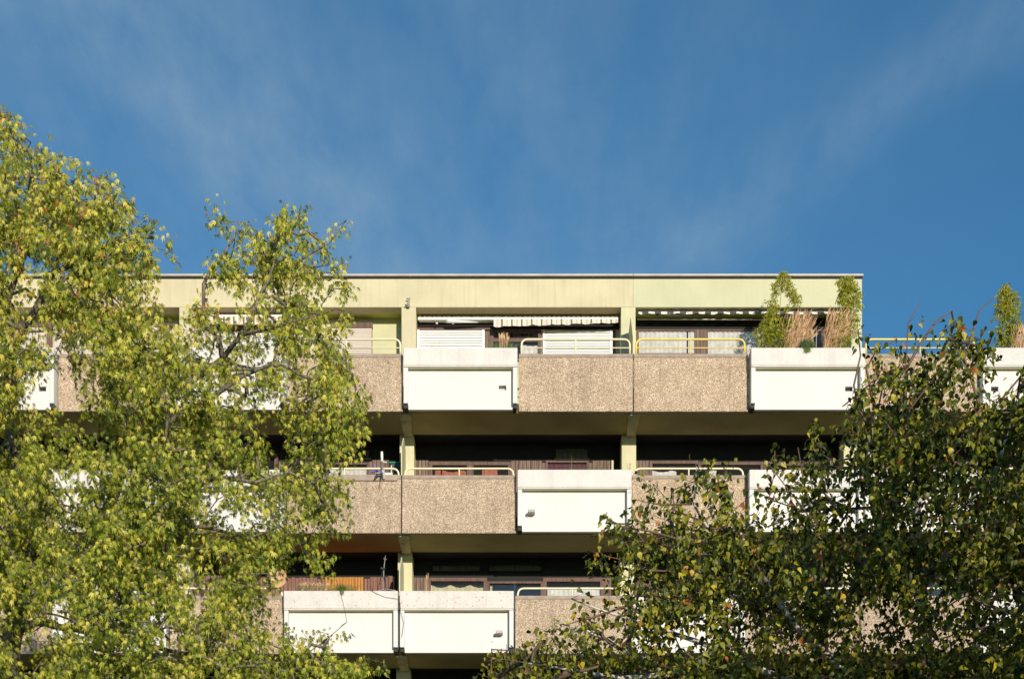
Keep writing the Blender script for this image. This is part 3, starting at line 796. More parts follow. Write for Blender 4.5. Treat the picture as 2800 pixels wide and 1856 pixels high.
t = thing('drying_rack', 'small blue and white rack standing behind the cream rail beside the white clamp tube', 'rack', W(1030, 1300, 33.3))
m = MB(); m.tube([W(1024, 1268, 33.3), W(1024.5, 1290, 33.3)], 0.012, 6); m.build('upright', M['blue'], t)
m = MB(); m.tube([W(1010, 1291, 33.3), W(1026, 1286, 33.28), W(1046, 1291, 33.3)], [0.012,0.02,0.012], 6); m.build('hood', M['blue'], t)
m = MB(); m.pbox(1028, 1291, 1073, 1300, 33.4, 0.2, 0.01); m.build('tray', M['metal_white'], t)
m = MB(); m.tube([W(1070, 1272, 33.4), W(1070, 1294, 33.4)], 0.012, 6); m.build('upright', M['metal_white'], t)

t = thing('storage_box', 'dark balcony box with a green lid beside the pale pillar', 'box', W(1082, 1300, 33.7))
m = MB(); m.pbox(1067, 1266, 1098, 1300, 33.6, 0.35, 0.01); m.build('body', M['metal_dark'], t)
m = MB(); m.pbox(1064, 1261.5, 1098, 1265.5, 33.57, 0.40, 0.008); m.build('lid', M['teal'], t)

m = MB(); n = 22; v = []; f = []
for i in range(n+1):
    u = i/n; px = 1036+46*u
    hump = 6.5*math.sin(math.pi*min(1,u*1.15))**0.8*u
    for q in range(4):
        v.append((wx(px,32.6), 32.58+0.07*q+0.012*math.sin(i*0.9+q), wz(1613.5-hump*(1-abs(q-1.3)*0.25)-(2 if q in (1,2) else 0), 32.6)+0.004*math.sin(i*1.3)))
for i in range(n):
    for q in range(3): f.append((4*i+q, 4*i+q+4, 4*i+q+5, 4*i+q+1))
m.add(v, f); o = m.build('crumpled_sheet', M['cloth_white'], smooth=True)
o['label'] = 'crumpled white sheet lying on the planter rim beside the antenna mast'; o['category'] = 'sheet'
sm = o.modifiers.new('thickness', 'SOLIDIFY'); sm.thickness = 0.006
pts = [W(1012,1612,32.53), W(1030,1622,32.53), W(1055,1632,32.53), W(1072,1634,32.53), W(1090,1637,32.53), W(1094,1650,32.53), W(1096,1672,32.53), W(1104,1700,32.53), W(1099,1740,32.53)]
m = MB(); m.tube(pts, 0.004, 4); o = m.build('loose_cable', M['metal_dark'])
o['label'] = 'thin black cable hanging loose over the white planter below the antenna'; o['category'] = 'cable'
m = MB(); m.tube([W(1407.5,1595,32.6), W(1408,1650,32.51), W(1408.5,1786,32.51)], 0.0045, 5); o = m.build('blue_line', M['blue_grey'])
o['label'] = 'thin blue line running down the edge of the white planter box above the birch'; o['category'] = 'cable'
m = MB(); m.tube([W(2034,939,33.2), W(2075,940,33.0)], 0.008, 5); o = m.build('green_hose', M['teal'])
o['label'] = 'green hose stretched from the yellow rail to the grassy planter'; o['category'] = 'hose'

# ------------------------------------------------------------------ leaves and plants
def rot_from(d, nrm):
    """arrays (N,3): y axis = d (leaf length), z = normal"""
    d = d/np.linalg.norm(d, axis=1, keepdims=True)
    nrm = nrm - (nrm*d).sum(1, keepdims=True)*d
    nrm /= np.linalg.norm(nrm, axis=1, keepdims=True)+1e-9
    x = np.cross(d, nrm)
    return np.stack([x, d, nrm], axis=2)

def leaf_cloud(name, tmpl, tris, pos, Rm, scale, tint, mat, parent=None, curl=None, **props):
    N, V = len(pos), len(tmpl)
    T = np.repeat(tmpl[None], N, 0)*scale[:, None, None]
    if curl is not None:
        T[:, :, 2] += -curl[:, None]*(T[:, :, 1]**2)/scale[:, None]
    P = np.einsum('nij,nvj->nvi', Rm, T) + pos[:, None, :]
    me = bpy.data.meshes.new(name)
    tri = np.asarray(tris, dtype=np.int32)
    F = (tri[None] + (np.arange(N, dtype=np.int32)*V)[:, None, None]).reshape(-1, 3)
    me.vertices.add(N*V); me.vertices.foreach_set('co', P.reshape(-1).astype(np.float32))
    me.loops.add(F.size); me.loops.foreach_set('vertex_index', F.reshape(-1))
    me.polygons.add(len(F)); me.polygons.foreach_set('loop_start', np.arange(0, F.size, 3, dtype=np.int32)); me.polygons.foreach_set('loop_total', np.full(len(F), 3, dtype=np.int32))
    me.update(calc_edges=True)
    at = me.attributes.new('tint', 'FLOAT', 'POINT'); at.data.foreach_set('value', np.repeat(tint, V).astype(np.float32))
    me.materials.append(mat)
    return link(name, me, parent, **props)

def maple_template():
    # deeply cut five-lobed leaf, each lobe folded along its rib; y = towards the tip; petiole at the origin
    v = [(0,0,0)]; f = []
    lobes = [(90,1.0,0.105),(56,0.84,0.085),(124,0.84,0.085),(22,0.5,0.06),(158,0.5,0.06)]
    c = (0, 0.16)
    v.append((c[0], c[1], 0.0))
    for ang, L, w in lobes:
        a = math.radians(ang); dx, dy = math.cos(a), math.sin(a); nx, ny = -dy, dx
        tip = (c[0]+dx*L*0.85, c[1]+dy*L*0.85, -0.10*L-0.16*abs(dx))
        o = len(v)
        v += [(c[0]+dx*L*0.42+nx*w, c[1]+dy*L*0.42+ny*w, 0.03), (c[0]+dx*L*0.42-nx*w, c[1]+dy*L*0.42-ny*w, 0.03), tip]
        f += [(1, o+2, o), (1, o+1, o+2)]
    o = len(v); v += [(0.012,-0.45,0.04), (-0.012,-0.45,0.04)]
    f += [(1, o+1, o)]
    v = np.array(v); v[:,0] *= 0.82
    return v, f
def birch_template():
    v = [(0,0,0),(0.30,0.16,0.035),(-0.30,0.16,0.035),(0.36,0.36,0.05),(-0.36,0.36,0.05),(0.15,0.74,0.0),(-0.15,0.74,0.0),(0,1.0,-0.09),(0,0.4,-0.02),(0.012,-0.3,0.02),(-0.012,-0.3,0.02)]
    f = [(0,1,8),(0,8,2),(1,3,8),(8,4,2),(3,5,8),(8,6,4),(5,7,8),(8,7,6),(0,10,9)]
    return np.array(v, dtype=float), f
def lance_template():
    v = [(0,0,0),(0.13,0.35,0.04),(-0.13,0.35,0.04),(0.09,0.7,0.0),(-0.09,0.7,0.0),(0,1,-0.12),(0,0.4,-0.02)]
    f = [(0,1,6),(0,6,2),(1,3,6),(6,4,2),(3,5,6),(6,5,4)]
    return np.array(v, dtype=float), f
MT, MF = maple_template(); BT, BF = birch_template(); LT, LF = lance_template()

def segs_mesh(name, A, B, ra, rb, mat, parent, n=4, **props):
    """many tapered twig segments as one mesh"""
    A, B = np.asarray(A), np.asarray(B); ra, rb = np.asarray(ra), np.asarray(rb)
    d = B-A; L = np.linalg.norm(d, axis=1, keepdims=True)+1e-9; d = d/L
    B = B + d*np.minimum(L*0.05, 0.01)
    ref = np.where(np.abs(d[:, 2:3]) < 0.9, np.array([[0,0,1.0]]), np.array([[1.0,0,0]]))
    x = np.cross(d, ref); x /= np.linalg.norm(x, axis=1, keepdims=True); y = np.cross(d, x)
    N = len(A); P = np.zeros((N, 2*n, 3))
    for k in range(n):
        t = 2*math.pi*k/n; o = x*math.cos(t)+y*math.sin(t)
        P[:, k] = A+o*ra[:, None]; P[:, n+k] = B+o*rb[:, None]
    q = np.array([(k, (k+1)%n, n+(k+1)%n, n+k) for k in range(n)], dtype=np.int32)
    F = (q[None]+(np.arange(N, dtype=np.int32)*2*n)[:, None, None]).reshape(-1, 4)
    me = bpy.data.meshes.new(name); me.vertices.add(N*2*n); me.vertices.foreach_set('co', P.reshape(-1).astype(np.float32))
    me.loops.add(F.size); me.loops.foreach_set('vertex_index', F.reshape(-1))
    me.polygons.add(len(F)); me.polygons.foreach_set('loop_start', np.arange(0, F.size, 4, dtype=np.int32)); me.polygons.foreach_set('loop_total', np.full(len(F), 4, dtype=np.int32))
    me.update(calc_edges=True); me.materials.append(mat)
    return link(name, me, parent, **props)

def smooth_path(pts, step=0.25, wob=0.0):
    """Catmull-Rom through the points"""
    pts = [Vector(p) for p in pts]; out_ = []
    P = [pts[0]*2-pts[1]] + pts + [pts[-1]*2-pts[-2]]
    for i in range(1, len(P)-2):
        n = max(1, int((P[i+1]-P[i]).length/step))
        for k in range(n):
            t = k/n; a, b_, c, d = P[i-1], P[i], P[i+1], P[i+2]
            out_.append(0.5*((2*b_)+(c-a)*t+(2*a-5*b_+4*c-d)*t*t+(3*b_-a-3*c+d)*t**3))
    out_.append(pts[-1])
    return [p+Vector((random.gauss(0,wob), random.gauss(0,wob), random.gauss(0,wob))) for p in out_]

def noise3(p, s, seed):
    q = p*s + seed
    return (np.sin(q[:,0]*1.7+np.sin(q[:,1]*2.3)*1.3)+np.sin(q[:,1]*1.9+np.sin(q[:,2]*2.1)*1.2+1.3)+np.sin(q[:,2]*2.2+np.sin(q[:,0]*1.5)*1.4+2.1))/3

def sample_crown(grid, gx0, gy0, cell, depth, per_cell, rng, seed, clump=0.35, s=2.2, gam=1.5, kids=5, kspread=(0.11,0.11,0.10)):
    """cluster centres: how full the crown is, cell by cell, spread through its real depth"""
    g = np.array([[float(c) for c in row] for row in grid])
    H, Wd = g.shape
    N = int(H*Wd*per_cell*2.2/kids)
    u = rng.random(N)*Wd; v = rng.random(N)*H
    uu = np.clip(u-0.5, 0, Wd-1.001); vv = np.clip(v-0.5, 0, H-1.001)
    i0, j0 = uu.astype(int), vv.astype(int); fu, fv = uu-i0, vv-j0
    i1, j1 = np.minimum(i0+1, Wd-1), np.minimum(j0+1, H-1)
    d = (g[j0,i0]*(1-fu)+g[j0,i1]*fu)*(1-fv)+(g[j1,i0]*(1-fu)+g[j1,i1]*fu)*fv
    nn = g[np.minimum(v.astype(int),H-1), np.minimum(u.astype(int),Wd-1)]
    d = np.where(nn == 0, 0, 0.4*d+0.6*nn)
    px, py = gx0+u*cell, gy0+v*cell
    y0, y1 = depth(px, py)
    Y = y0+(y1-y0)*rng.random(N)
    P = np.stack([(px-1400)/FPX*Y, Y, CAM_Z+(2966-py)/FPX*Y], 1)
    cl = 1+clump*noise3(P, s, seed)*1.6
    p = (d/8)**gam*cl/2.2
    keep = rng.random(N) < p
    P = P[keep]
    # each bough end carries several hanging sprays
    P = np.repeat(P, kids, 0) + rng.normal(0, 1, (len(P)*kids, 3))*np.array(kspread) - np.array([0,0,1.0])*(rng.random(len(P)*kids)*kspread[2]*1.6)[:, None]
    px, py = 1400+P[:,0]/P[:,1]*FPX, 2966-(P[:,2]-CAM_Z)/P[:,1]*FPX
    gi, gj = ((px-gx0)/cell).astype(int), ((py-gy0)/cell).astype(int)
    okc = (gi >= -1) & (gi < Wd) & (gj >= 0) & (gj < H)
    okc &= g[np.clip(gj,0,H-1), np.clip(gi,0,Wd-1)] > 0
    return P[okc], px[okc], py[okc], None

def grow(limb_pts, targets, seglen=0.22, sag=0.12, rng=R):
    """attach every twig target to the nearest wood already grown"""
    pos = np.array([list(p) for p in limb_pts]); par = -np.ones(len(pos), dtype=int); nl = len(pos)
    d = np.min(np.linalg.norm(targets[:, None, :]-pos[None], axis=2), axis=1) if len(targets)*len(pos) < 4e7 else None
    order = np.argsort(d)
    buf = np.zeros((nl+len(targets)*8, 3)); buf[:nl] = pos; n = nl
    parent = -np.ones(len(buf), dtype=int); tips = np.zeros(len(targets), dtype=int)
    for t in order:
        T = targets[t]
        dd = buf[:n]-T; q = np.sum(dd*dd, axis=1)+np.maximum(dd[:, 2], 0)**2*1.5
        j = int(np.argmin(q)); A = buf[j]; L = math.sqrt(float(np.sum((T-A)**2)))
        k = int(min(7, max(1, round(L/seglen)))); p = j
        off = rng.normal(0, 0.10*L, 3); off[2] += sag*L
        for i in range(1, k+1):
            u = i/k; buf[n] = A+(T-A)*u+off*math.sin(math.pi*u)*0.7; parent[n] = p; p = n; n += 1
        tips[t] = p
    cnt = np.zeros(n); cnt[tips] += 1
    for i in range(n-1, nl-1, -1):
        if parent[i] >= 0: cnt[parent[i]] += cnt[i]
    return buf[:n], parent[:n], cnt, nl, tips

def make_leaves(C, per, spread, rng, size, droop, tmpl_axis_down=1.0, hang=0.0, face=0.25):
    """leaves around each twig end; returns positions, rotations, sizes, cluster index"""
    n = len(C)*per
    ci = np.repeat(np.arange(len(C)), per)
    off = rng.normal(0, 1, (n, 3))*np.array(spread)
    off[:, 2] -= rng.random(n)*hang
    pos = C[ci]+off
    d = rng.normal(0, 1, (n, 3))*np.array([0.62, 0.62, 0.40]); d[:, 2] -= droop
    d += off/ (np.linalg.norm(off, axis=1, keepdims=True)+1e-6)*0.35
    nr_ = rng.normal(0, 1, (n, 3)); nr_[:, 2] += 0.5; nr_[:, 1] -= face
    return pos, rot_from(d, nr_), rng.uniform(size[0], size[1], n), ci

def tree(name, label, limbs, grid, gx0, gy0, depth, base, per_cell, per_twig, tmpl, tris, size, mats, seed, twig_r, spread, droop, hang=0.0, tintf=None, group=None, limb_leaf=True, singles=300, clump=0.35, gam=1.5, frame=True, wood_taper=1.0, curl=0.5, kspread=(0.11,0.11,0.10), tsd=0.20, cell=50.0, face=0.25):
    rng = np.random.default_rng(seed)
    t = thing(name, label, 'tree', base, group)
    print(name)
    allp = []; ends = []
    for i, (pts, r0, r1, kind) in enumerate(limbs):
        path = smooth_path([W(*p) if len(p) == 3 and not isinstance(p, Vector) else p for p in pts], 0.22, 0.006)
        n = len(path); rad = [(r0+(r1-r0)*(q/(n-1))**0.8)*(1+random.uniform(-0.05,0.05)) for q in range(n)]
        m = MB(); m.tube(path, rad, 10 if kind == 'trunk' else 8); m.build(kind, mats.get('branch', mats['bark']) if kind == 'branch' else mats['bark'], t, smooth=True)
        allp += [p for p in path if kind != 'trunk' or p.z > 5]
        if kind != 'trunk': ends += [list(p) for p in path[int(n*0.55):] if random.random() < (0.9 if kind == 'limb' else 0.35)]
    C, px, py, dn = sample_crown(grid, gx0, gy0, cell, depth, per_cell, rng, seed, clump=clump, gam=gam, kspread=kspread)
    if ends:
        ends = np.array(ends)+rng.normal(0, 0.06, (len(ends), 3)); C = np.concatenate([C, ends])
        px = 1400+C[:,0]/C[:,1]*FPX; py = 2966-(C[:,2]-CAM_Z)/C[:,1]*FPX
    buf, par, cnt, nl, tips = grow(allp, C, rng=rng)
    idx = np.arange(nl, len(buf)); ok = par[idx] >= 0; idx = idx[ok]
    rr = lambda c: twig_r*np.sqrt(np.maximum(c, 0.6))*wood_taper
    rb = np.minimum(rr(cnt[idx]), 0.02); pa = par[idx]
    ra = np.where(pa >= nl, np.minimum(rr(cnt[pa]), 0.02), rb*1.25); ra = np.minimum(ra, rb*1.7)
    thick = rb > twig_r*2.4
    for sel, mt, nm in ((thick, mats.get('branch', mats['bark']), 'branches'), (~thick, mats['twig'], 'twigs')):
        if sel.any(): segs_mesh(nm, buf[pa[sel]], buf[idx[sel]], ra[sel], rb[sel], mt, t, 5 if nm == 'branches' else 3, kind='stuff')
    pos, Rm, sc_, ci = make_leaves(C, per_twig, spread, rng, size, droop, hang=hang, face=face)
    tint = np.clip(rng.normal(0.5, tsd, len(pos))+rng.normal(0, 0.10, len(C))[ci], 0, 1)
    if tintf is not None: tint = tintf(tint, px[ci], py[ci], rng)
    # the leaves that show largest are objects of their own
    lp = pos; sx = 1400+lp[:,0]/lp[:,1]*FPX; sy = 2966-(lp[:,2]-CAM_Z)/lp[:,1]*FPX
    face = np.abs(Rm[:, 1, 2])
    score = sc_/lp[:,1]*(0.3+face)
    score = np.where((sx > 0) & (sx < 2800) & (sy > 0) & (sy < 1856), score, -1)
    single = np.zeros(len(pos), bool)
    if singles:
        single[np.argsort(-score)[:singles]] = True
    print(name, 'clusters', len(C), 'leaves', len(pos))
    curl_a = rng.uniform(0.0, curl, len(pos))
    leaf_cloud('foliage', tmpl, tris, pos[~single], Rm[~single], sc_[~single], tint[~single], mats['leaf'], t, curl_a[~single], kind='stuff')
    if singles:
        mes = []
        for q in range(4):
            m = MB(); tt = tmpl.copy(); tt[:, 2] -= 0.12*q*tt[:, 1]**2; m.add(tt, tris); mes.append(m.mesh('leaf', mats['leaf_one']))
        from mathutils import Matrix
        b0 = Vector(base)
        for k, i in enumerate(np.nonzero(single)[0]):
            o = bpy.data.objects.new('leaf', mes[k % 4]); COL.objects.link(o); o.parent = t
            Mx = Matrix([[*(Rm[i][a]*sc_[i]), 0] for a in range(3)]+[[0,0,0,1]]); Mx.translation = Vector(pos[i])-b0
            o.matrix_basis = Mx
    return t

MAPLE = [
"720000000000000000000",
"864000000000000000000",
"578531000000000000000",
"768856000000000000000",
"785777650000000000000",
"887878861003100510000",
"888888875105454545200",
"888888886400257644400",
"877888874153775455400",
"846788872254456787300",
"734688882254444688200",
"654678874454456668610",
"861468676775545667600",
"641027777886433578500",
"330022688886444468730",
"562013677887434568760",
"886213778888643677640",
"888655678888876676870",
"888656668888865875720",
"888867678888887788300",
"888865555667766678600",
"888876878887547556600",
"888788887876646446200",
"888778888888855626000",
"878888888888875513000",
"766888888888874000000",
"456788888876775000000",
"455678888887686110000",
"623557888888886543110",
"723677888888888664430",
"865888888888888888642",
"888888888888888888864",
"888888888888888888853",
"888888888888888887530",
"888888888888888765300",
"688888888888887654300",
"378888888888876543200"]
# the crown goes on beyond the left edge of the photograph
LEFT = ["0000237","0002467","0013567","0135777","0246787","0356788","1467888","2567888","3577888","3678888"]
MAPLE = [LEFT[min(i, 9)]+row for i, row in enumerate(MAPLE)]
def mdepth(px, py):
    c = 19.6 - 1.2*np.exp(-((px-250)/260.0)**2)
    w = np.where(py < 760, 1.0, 1.9)
    return c-w, c+w
maple_limbs = [
 ([Vector((-7.35,20.1,0)), Vector((-7.2,20.05,2.5)), (18,2200,20), (24,1980,20), (28,1765,20), (48,1679,20), (62,1600,20)], 0.30, 0.13, 'trunk'),
 ([(62,1600,20), (74,1586,19.9), (120,1563,19.8), (183,1539,19.7), (290,1400,19.7), (352,1235,19.6), (410,1153,19.4), (444,1100,19.3), (520,1045,19.2), (609,979,19.0), (657,916,18.9), (687,871,18.9), (705,816,19.0), (735,765,19.1), (757,679,19.2), (768,600,19.2)], 0.115, 0.010, 'limb'),
 ([(48,1679,20), (111,1635,19.8), (174,1616,19.6), (300,1560,19.3), (420,1450,19.1), (530,1322,18.9), (627,1307,18.7), (700,1320,18.5), (790,1290,18.5), (860,1320,18.4)], 0.10, 0.010, 'limb'),
 ([(352,1235,19.6), (450,1160,19.4), (560,1100,19.2), (664,1027,19.0), (731,997,18.9), (775,1001,18.8), (827,1027,18.7), (900,1050,18.6)], 0.06, 0.010, 'limb'),
 ([(62,1600,20), (58,1400,19.9), (30,1200,19.7), (17,1004,19.5), (42,940,19.3), (25,860,19.2), (22,818,19.1), (54,737,19.0), (100,620,18.9), (128,558,18.9), (118,494,18.9), (60,370,19.0)], 0.11, 0.012, 'limb'),
 ([(42,940,19.3), (90,860,19.0), (150,740,18.7), (178,660,18.5), (207,641,18.4), (242,593,18.4), (255,568,18.4), (272,480,18.5)], 0.06, 0.010, 'limb'),
 ([(609,979,19.0), (600,930,18.9), (561,882,18.8), (558,779,18.8), (576,738,18.9), (598,712,18.9), (622,683,18.9), (655,610,19.0)], 0.04, 0.008, 'limb'),
 ([(50,1722,20), (96,1700,19.8), (200,1720,19.5), (350,1750,19.2), (520,1790,19.0), (700,1810,18.8), (820,1800,18.6), (890,1750,18.5), (950,1700,18.4)], 0.06, 0.004, 'limb'),
 ([(150,740,18.7), (250,710,18.5), (330,660,18.4), (420,650,18.3)], 0.035, 0.008, 'limb'),
 ([(50,1722,20), (-40,1500,20.1), (-140,1250,20.0), (-160,1000,19.9), (-120,750,19.8), (-90,520,19.7)], 0.09, 0.010, 'limb'),
 ([(657,916,18.9), (730,900,18.6), (800,880,18.4), (880,860,18.4)], 0.035, 0.008, 'limb'),
 ([(420,1450,19.1), (560,1440,18.7), (680,1470,18.4), (760,1440,18.3)], 0.04, 0.008, 'limb'),
]
tree('maple_tree', 'tall silver maple with deeply cut yellow green leaves covering the left side of the block', maple_limbs, MAPLE, -350, 300, mdepth, (-7.35, 20.1, 0),
     10.5, 15, MT, MF, (0.052, 0.102), {'bark': M['maple_bark'], 'twig': M['maple_bark'], 'leaf': M['maple_leaf'], 'leaf_one': M['maple_leaf_one']}, 5, 0.0034,
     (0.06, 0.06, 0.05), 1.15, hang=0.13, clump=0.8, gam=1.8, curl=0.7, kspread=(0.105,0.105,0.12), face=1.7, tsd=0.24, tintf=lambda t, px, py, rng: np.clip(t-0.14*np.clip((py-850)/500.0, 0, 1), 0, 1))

BIRCH = [
"000000000000000000000000010000000234",
"000000000000000000000000114540023456",
"000000000000000000002112435622245678",
"000000000000000000001334466324567888",
"000000000000000000000446677537888888",
"000000000000000000011346777757888888",
"000000000000000001343567888888888888",
"000000000000000004554577888888888888",
"000000000000300135556677788888888888",
"000000000023433233455666788888888888",
"000000000244444554556555678888888888",
"000000000343455665543555567888888888",
"000000034567777776533556677888888888",
"000001356788888888865777888888888888",
"000001346888888888887888888888888888",
"000002435788888888887778888888888888",
"000002434777866787777643788888888888",
"001435545566777887777643788888888888",
"002535653356787888887654678888888888",
"156656664465887888887634678888888888",
"567777656787888888887756788888888888",
"677777777788888888888888888888888888",
"677777777788888888888888888888888888",
"567777777788888888888888888888888888",
"345677777788888888888888888888888888"]
def bdepth(px, py):
    c = 12.3 - np.clip((px-1900)/1000.0, -0.6, 1.4)*0.8
    w = np.clip(0.7+(py-900)/700.0, 0.45, 1.6)
    return c-w, c+w
birch_limbs = [
 ([Vector((3.75,12.5,0)), Vector((3.7,12.45,1.8)), (2590,2150,12.4), (2550,1900,12.4), (2522,1600,12.3), (2503,1458,12.2), (2510,1366,12.1), (2500,1200,12.0), (2474,1100,12.0)], 0.13, 0.020, 'trunk'),
 ([(2474,1100,12.0), (2482,1010,12.0), (2522,930,12.0), (2560,880,12.0), (2600,850,12.0)], 0.019, 0.004, 'branch'),
 ([(2545,1900,12.4), (2400,1900,12.3), (2260,1790,12.1), (2150,1680,12.0), (2100,1598,11.9), (2058,1549,11.9), (1984,1482,11.8), (1930,1440,11.8), (1895,1380,11.8), (1905,1260,11.8)], 0.06, 0.006, 'limb'),
 ([(2100,1598,11.9), (2060,1530,11.8), (2037,1486,11.7), (2009,1422,11.7), (2000,1350,11.7)], 0.022, 0.006, 'limb'),
 ([(2522,1600,12.3), (2440,1540,12.0), (2385,1400,11.8), (2373,1289,11.7), (2384,1177,11.7), (2394,1135,11.7)], 0.04, 0.014, 'limb'),
 ([(2394,1135,11.7), (2368,1010,11.7), (2395,965,11.7), (2450,925,11.7)], 0.013, 0.004, 'branch'),
 ([(2384,1177,11.7), (2345,1120,11.7), (2338,1050,11.7), (2352,970,11.7), (2345,900,11.7)], 0.014, 0.004, 'branch'),
 ([(2400,1900,12.3), (2200,1880,12.1), (1980,1780,11.9), (1756,1703,11.8), (1693,1682,11.8), (1630,1661,11.7), (1560,1640,11.7)], 0.05, 0.006, 'limb'),
 ([(2200,1880,12.1), (2000,1870,11.9), (1860,1840,11.8), (1777,1801,11.8), (1700,1773,11.7), (1609,1724,11.7), (1520,1700,11.7)], 0.035, 0.006, 'limb'),
 ([(1860,1840,11.8), (1700,1850,11.7), (1560,1830,11.6), (1430,1810,11.6)], 0.03, 0.006, 'limb'),
 ([(2522,1600,12.3), (2620,1480,12.0), (2700,1350,11.8), (2750,1200,11.6), (2790,1060,11.5)], 0.05, 0.007, 'limb'),
 ([(2510,1366,12.1), (2600,1240,11.9), (2680,1120,11.8), (2640,980,11.8), (2655,910,11.8), (2680,850,11.8), (2716,812,11.8)], 0.02, 0.004, 'branch'),
 ([(2474,1100,12.0), (2482,950,12.0), (2484,880,12.0), (2516,827,12.0)], 0.010, 0.003, 'branch'),
 ([(2620,1480,12.0), (2800,1500,11.5), (3000,1400,11.0), (3100,1250,10.8)], 0.05, 0.010, 'limb'),
 ([(2260,1790,12.1), (2250,1600,11.8), (2240,1450,11.7), (2200,1330,11.7), (2180,1220,11.7)], 0.02, 0.004, 'branch'),
 ([(1895,1380,11.8), (1800,1380,11.7), (1740,1370,11.7)], 0.008, 0.003, 'branch'),
 ([(2240,1450,11.7), (2150,1330,11.7), (2100,1270,11.7)], 0.010, 0.003, 'branch'),
 ([(1984,1482,11.8), (1850,1470,11.7), (1700,1440,11.7), (1600,1470,11.7)], 0.014, 0.004, 'branch'),
]
def btint(t, px, py, rng):
    for (cx, cy, rad, val, pr) in ((1850,1690,70,0.945,0.55), (1830,1720,50,0.95,0.6), (1590,1460,30,0.95,0.6), (2400,1120,80,0.99,0.22), (1640,1560,60,0.99,0.35), (2410,930,60,1.0,0.5), (2240,1780,60,0.94,0.15), (2760,1010,40,0.96,0.25)):
        s = (np.hypot(px-cx, py-cy) < rad) & (rng.random(len(t)) < pr)
        t = np.where(s, val+rng.normal(0,0.008,len(t)), t)
    t = np.where(t > 0.9, np.where(rng.random(len(t)) < 0.72, 0.75*rng.random(len(t)), t), t)
    return np.clip(t, 0, 1)
tree('birch_tree', 'birch with dark green and scattered yellow leaves before the right half of the block', birch_limbs, BIRCH, 1300, 806, bdepth, (3.75, 12.5, 0),
     9.0, 12, BT, BF, (0.035, 0.065), {'bark': M['birch_bark'], 'branch': M['birch_twig'], 'twig': M['birch_twig'], 'leaf': M['birch_leaf'], 'leaf_one': M['birch_leaf_one']}, 9, 0.0022,
     (0.045, 0.045, 0.05), 0.8, hang=0.14, tintf=btint, clump=0.8, gam=1.8, curl=0.9, kspread=(0.07,0.07,0.09), tsd=0.29, face=0.8)

SHADE = ["0036665300", "0367777630", "3688888863", "6888888886", "8888888888", "8888888888", "6888888886", "5788888875", "3678888763", "0356776530"]  # crown grid of an added birch outside the frame, there to shade the other
tree('birch_tree', 'slender birch added out of view on the right to shade the larger birch', [
 ([Vector((4.5,7.2,0)), Vector((4.45,7.2,2.5)), Vector((4.3,7.1,4.5)), Vector((4.1,7.0,6.4)), Vector((4.05,7.0,7.6))], 0.10, 0.012, 'trunk'),
 ([Vector((4.4,7.2,3.8)), Vector((3.8,7.4,5.0)), Vector((3.2,7.6,6.0))], 0.03, 0.006, 'limb'),
 ([Vector((4.3,7.1,4.4)), Vector((4.9,6.8,5.5)), Vector((5.3,6.6,6.5))], 0.03, 0.006, 'limb')],
     SHADE, 3020, -150, lambda px, py: (np.full(len(px), 6.5), np.full(len(px), 8.0)), (4.5, 7.2, 0),
     12.0, 11, BT, BF, (0.043, 0.076), {'bark': M['birch_bark'], 'branch': M['birch_twig'], 'twig': M['birch_twig'], 'leaf': M['birch_leaf'], 'leaf_one': M['birch_leaf_one']}, 19, 0.0022,
     (0.045, 0.045, 0.05), 0.8, hang=0.14, clump=0.5, gam=1.3, curl=0.6, kspread=(0.09,0.09,0.1), singles=0, cell=152.0)

# ---- plants in the planters
def shrub(label, blobs, stems, base, seed, n_leaf, size=(0.06,0.11), mat='shrub_leaf', Y=32.85, group='golden green shrubs in the roof planters'):
    rng = np.random.default_rng(seed)
    t = thing('planter_shrub', label, 'shrub', base, group)
    P = []
    for (px, py, rx, ry, w) in blobs:
        n = int(n_leaf*w); a = rng.random(n)*2*math.pi; r = np.sqrt(rng.random(n))*(1+0.12*np.sin(a*5+px))
        yy = Y+rng.normal(0, 0.10, n)
        P.append(np.stack([(px+rx*r*np.cos(a)-1400)/FPX*yy, yy, CAM_Z+(2966-py-ry*r*np.sin(a))/FPX*yy], 1))
    P = np.concatenate(P); n = len(P)
    d = rng.normal(0,1,(n,3))*np.array([0.7,0.7,0.5]); d[:,2] -= 0.7
    nr_ = rng.normal(0,1,(n,3))
    tint = np.clip(rng.normal(0.5,0.22,n)+(P[:,2]-P[:,2].mean())*0.12, 0, 1)
    leaf_cloud('foliage', LT, LF, P, rot_from(d, nr_), rng.uniform(size[0], size[1], n), tint, M[mat], t, kind='stuff')
    for pts in stems:
        path = smooth_path([W(a, b_, Y) for a, b_ in pts], 0.1, 0.004); m = MB(); k = len(path)
        m.tube(path, [0.012*(1-0.7*i/k) for i in range(k)], 5); m.build('stem', M['stem'], t)
    # side shoots
    node = np.array([list(W(a, b_, Y)) for pts in stems for a, b_ in pts]); A = []; B = []
    for i in range(0, n, 7):
        j = int(np.argmin(np.sum((node-P[i])**2, 1))); A.append(node[j]); B.append(P[i])
    L = np.linalg.norm(np.array(A)-np.array(B), axis=1)
    s = L < 0.5
    segs_mesh('shoots', np.array(A)[s], np.array(B)[s], np.full(s.sum(), 0.004), np.full(s.sum(), 0.002), M['stem'], t, 3, kind='stuff')
    return t
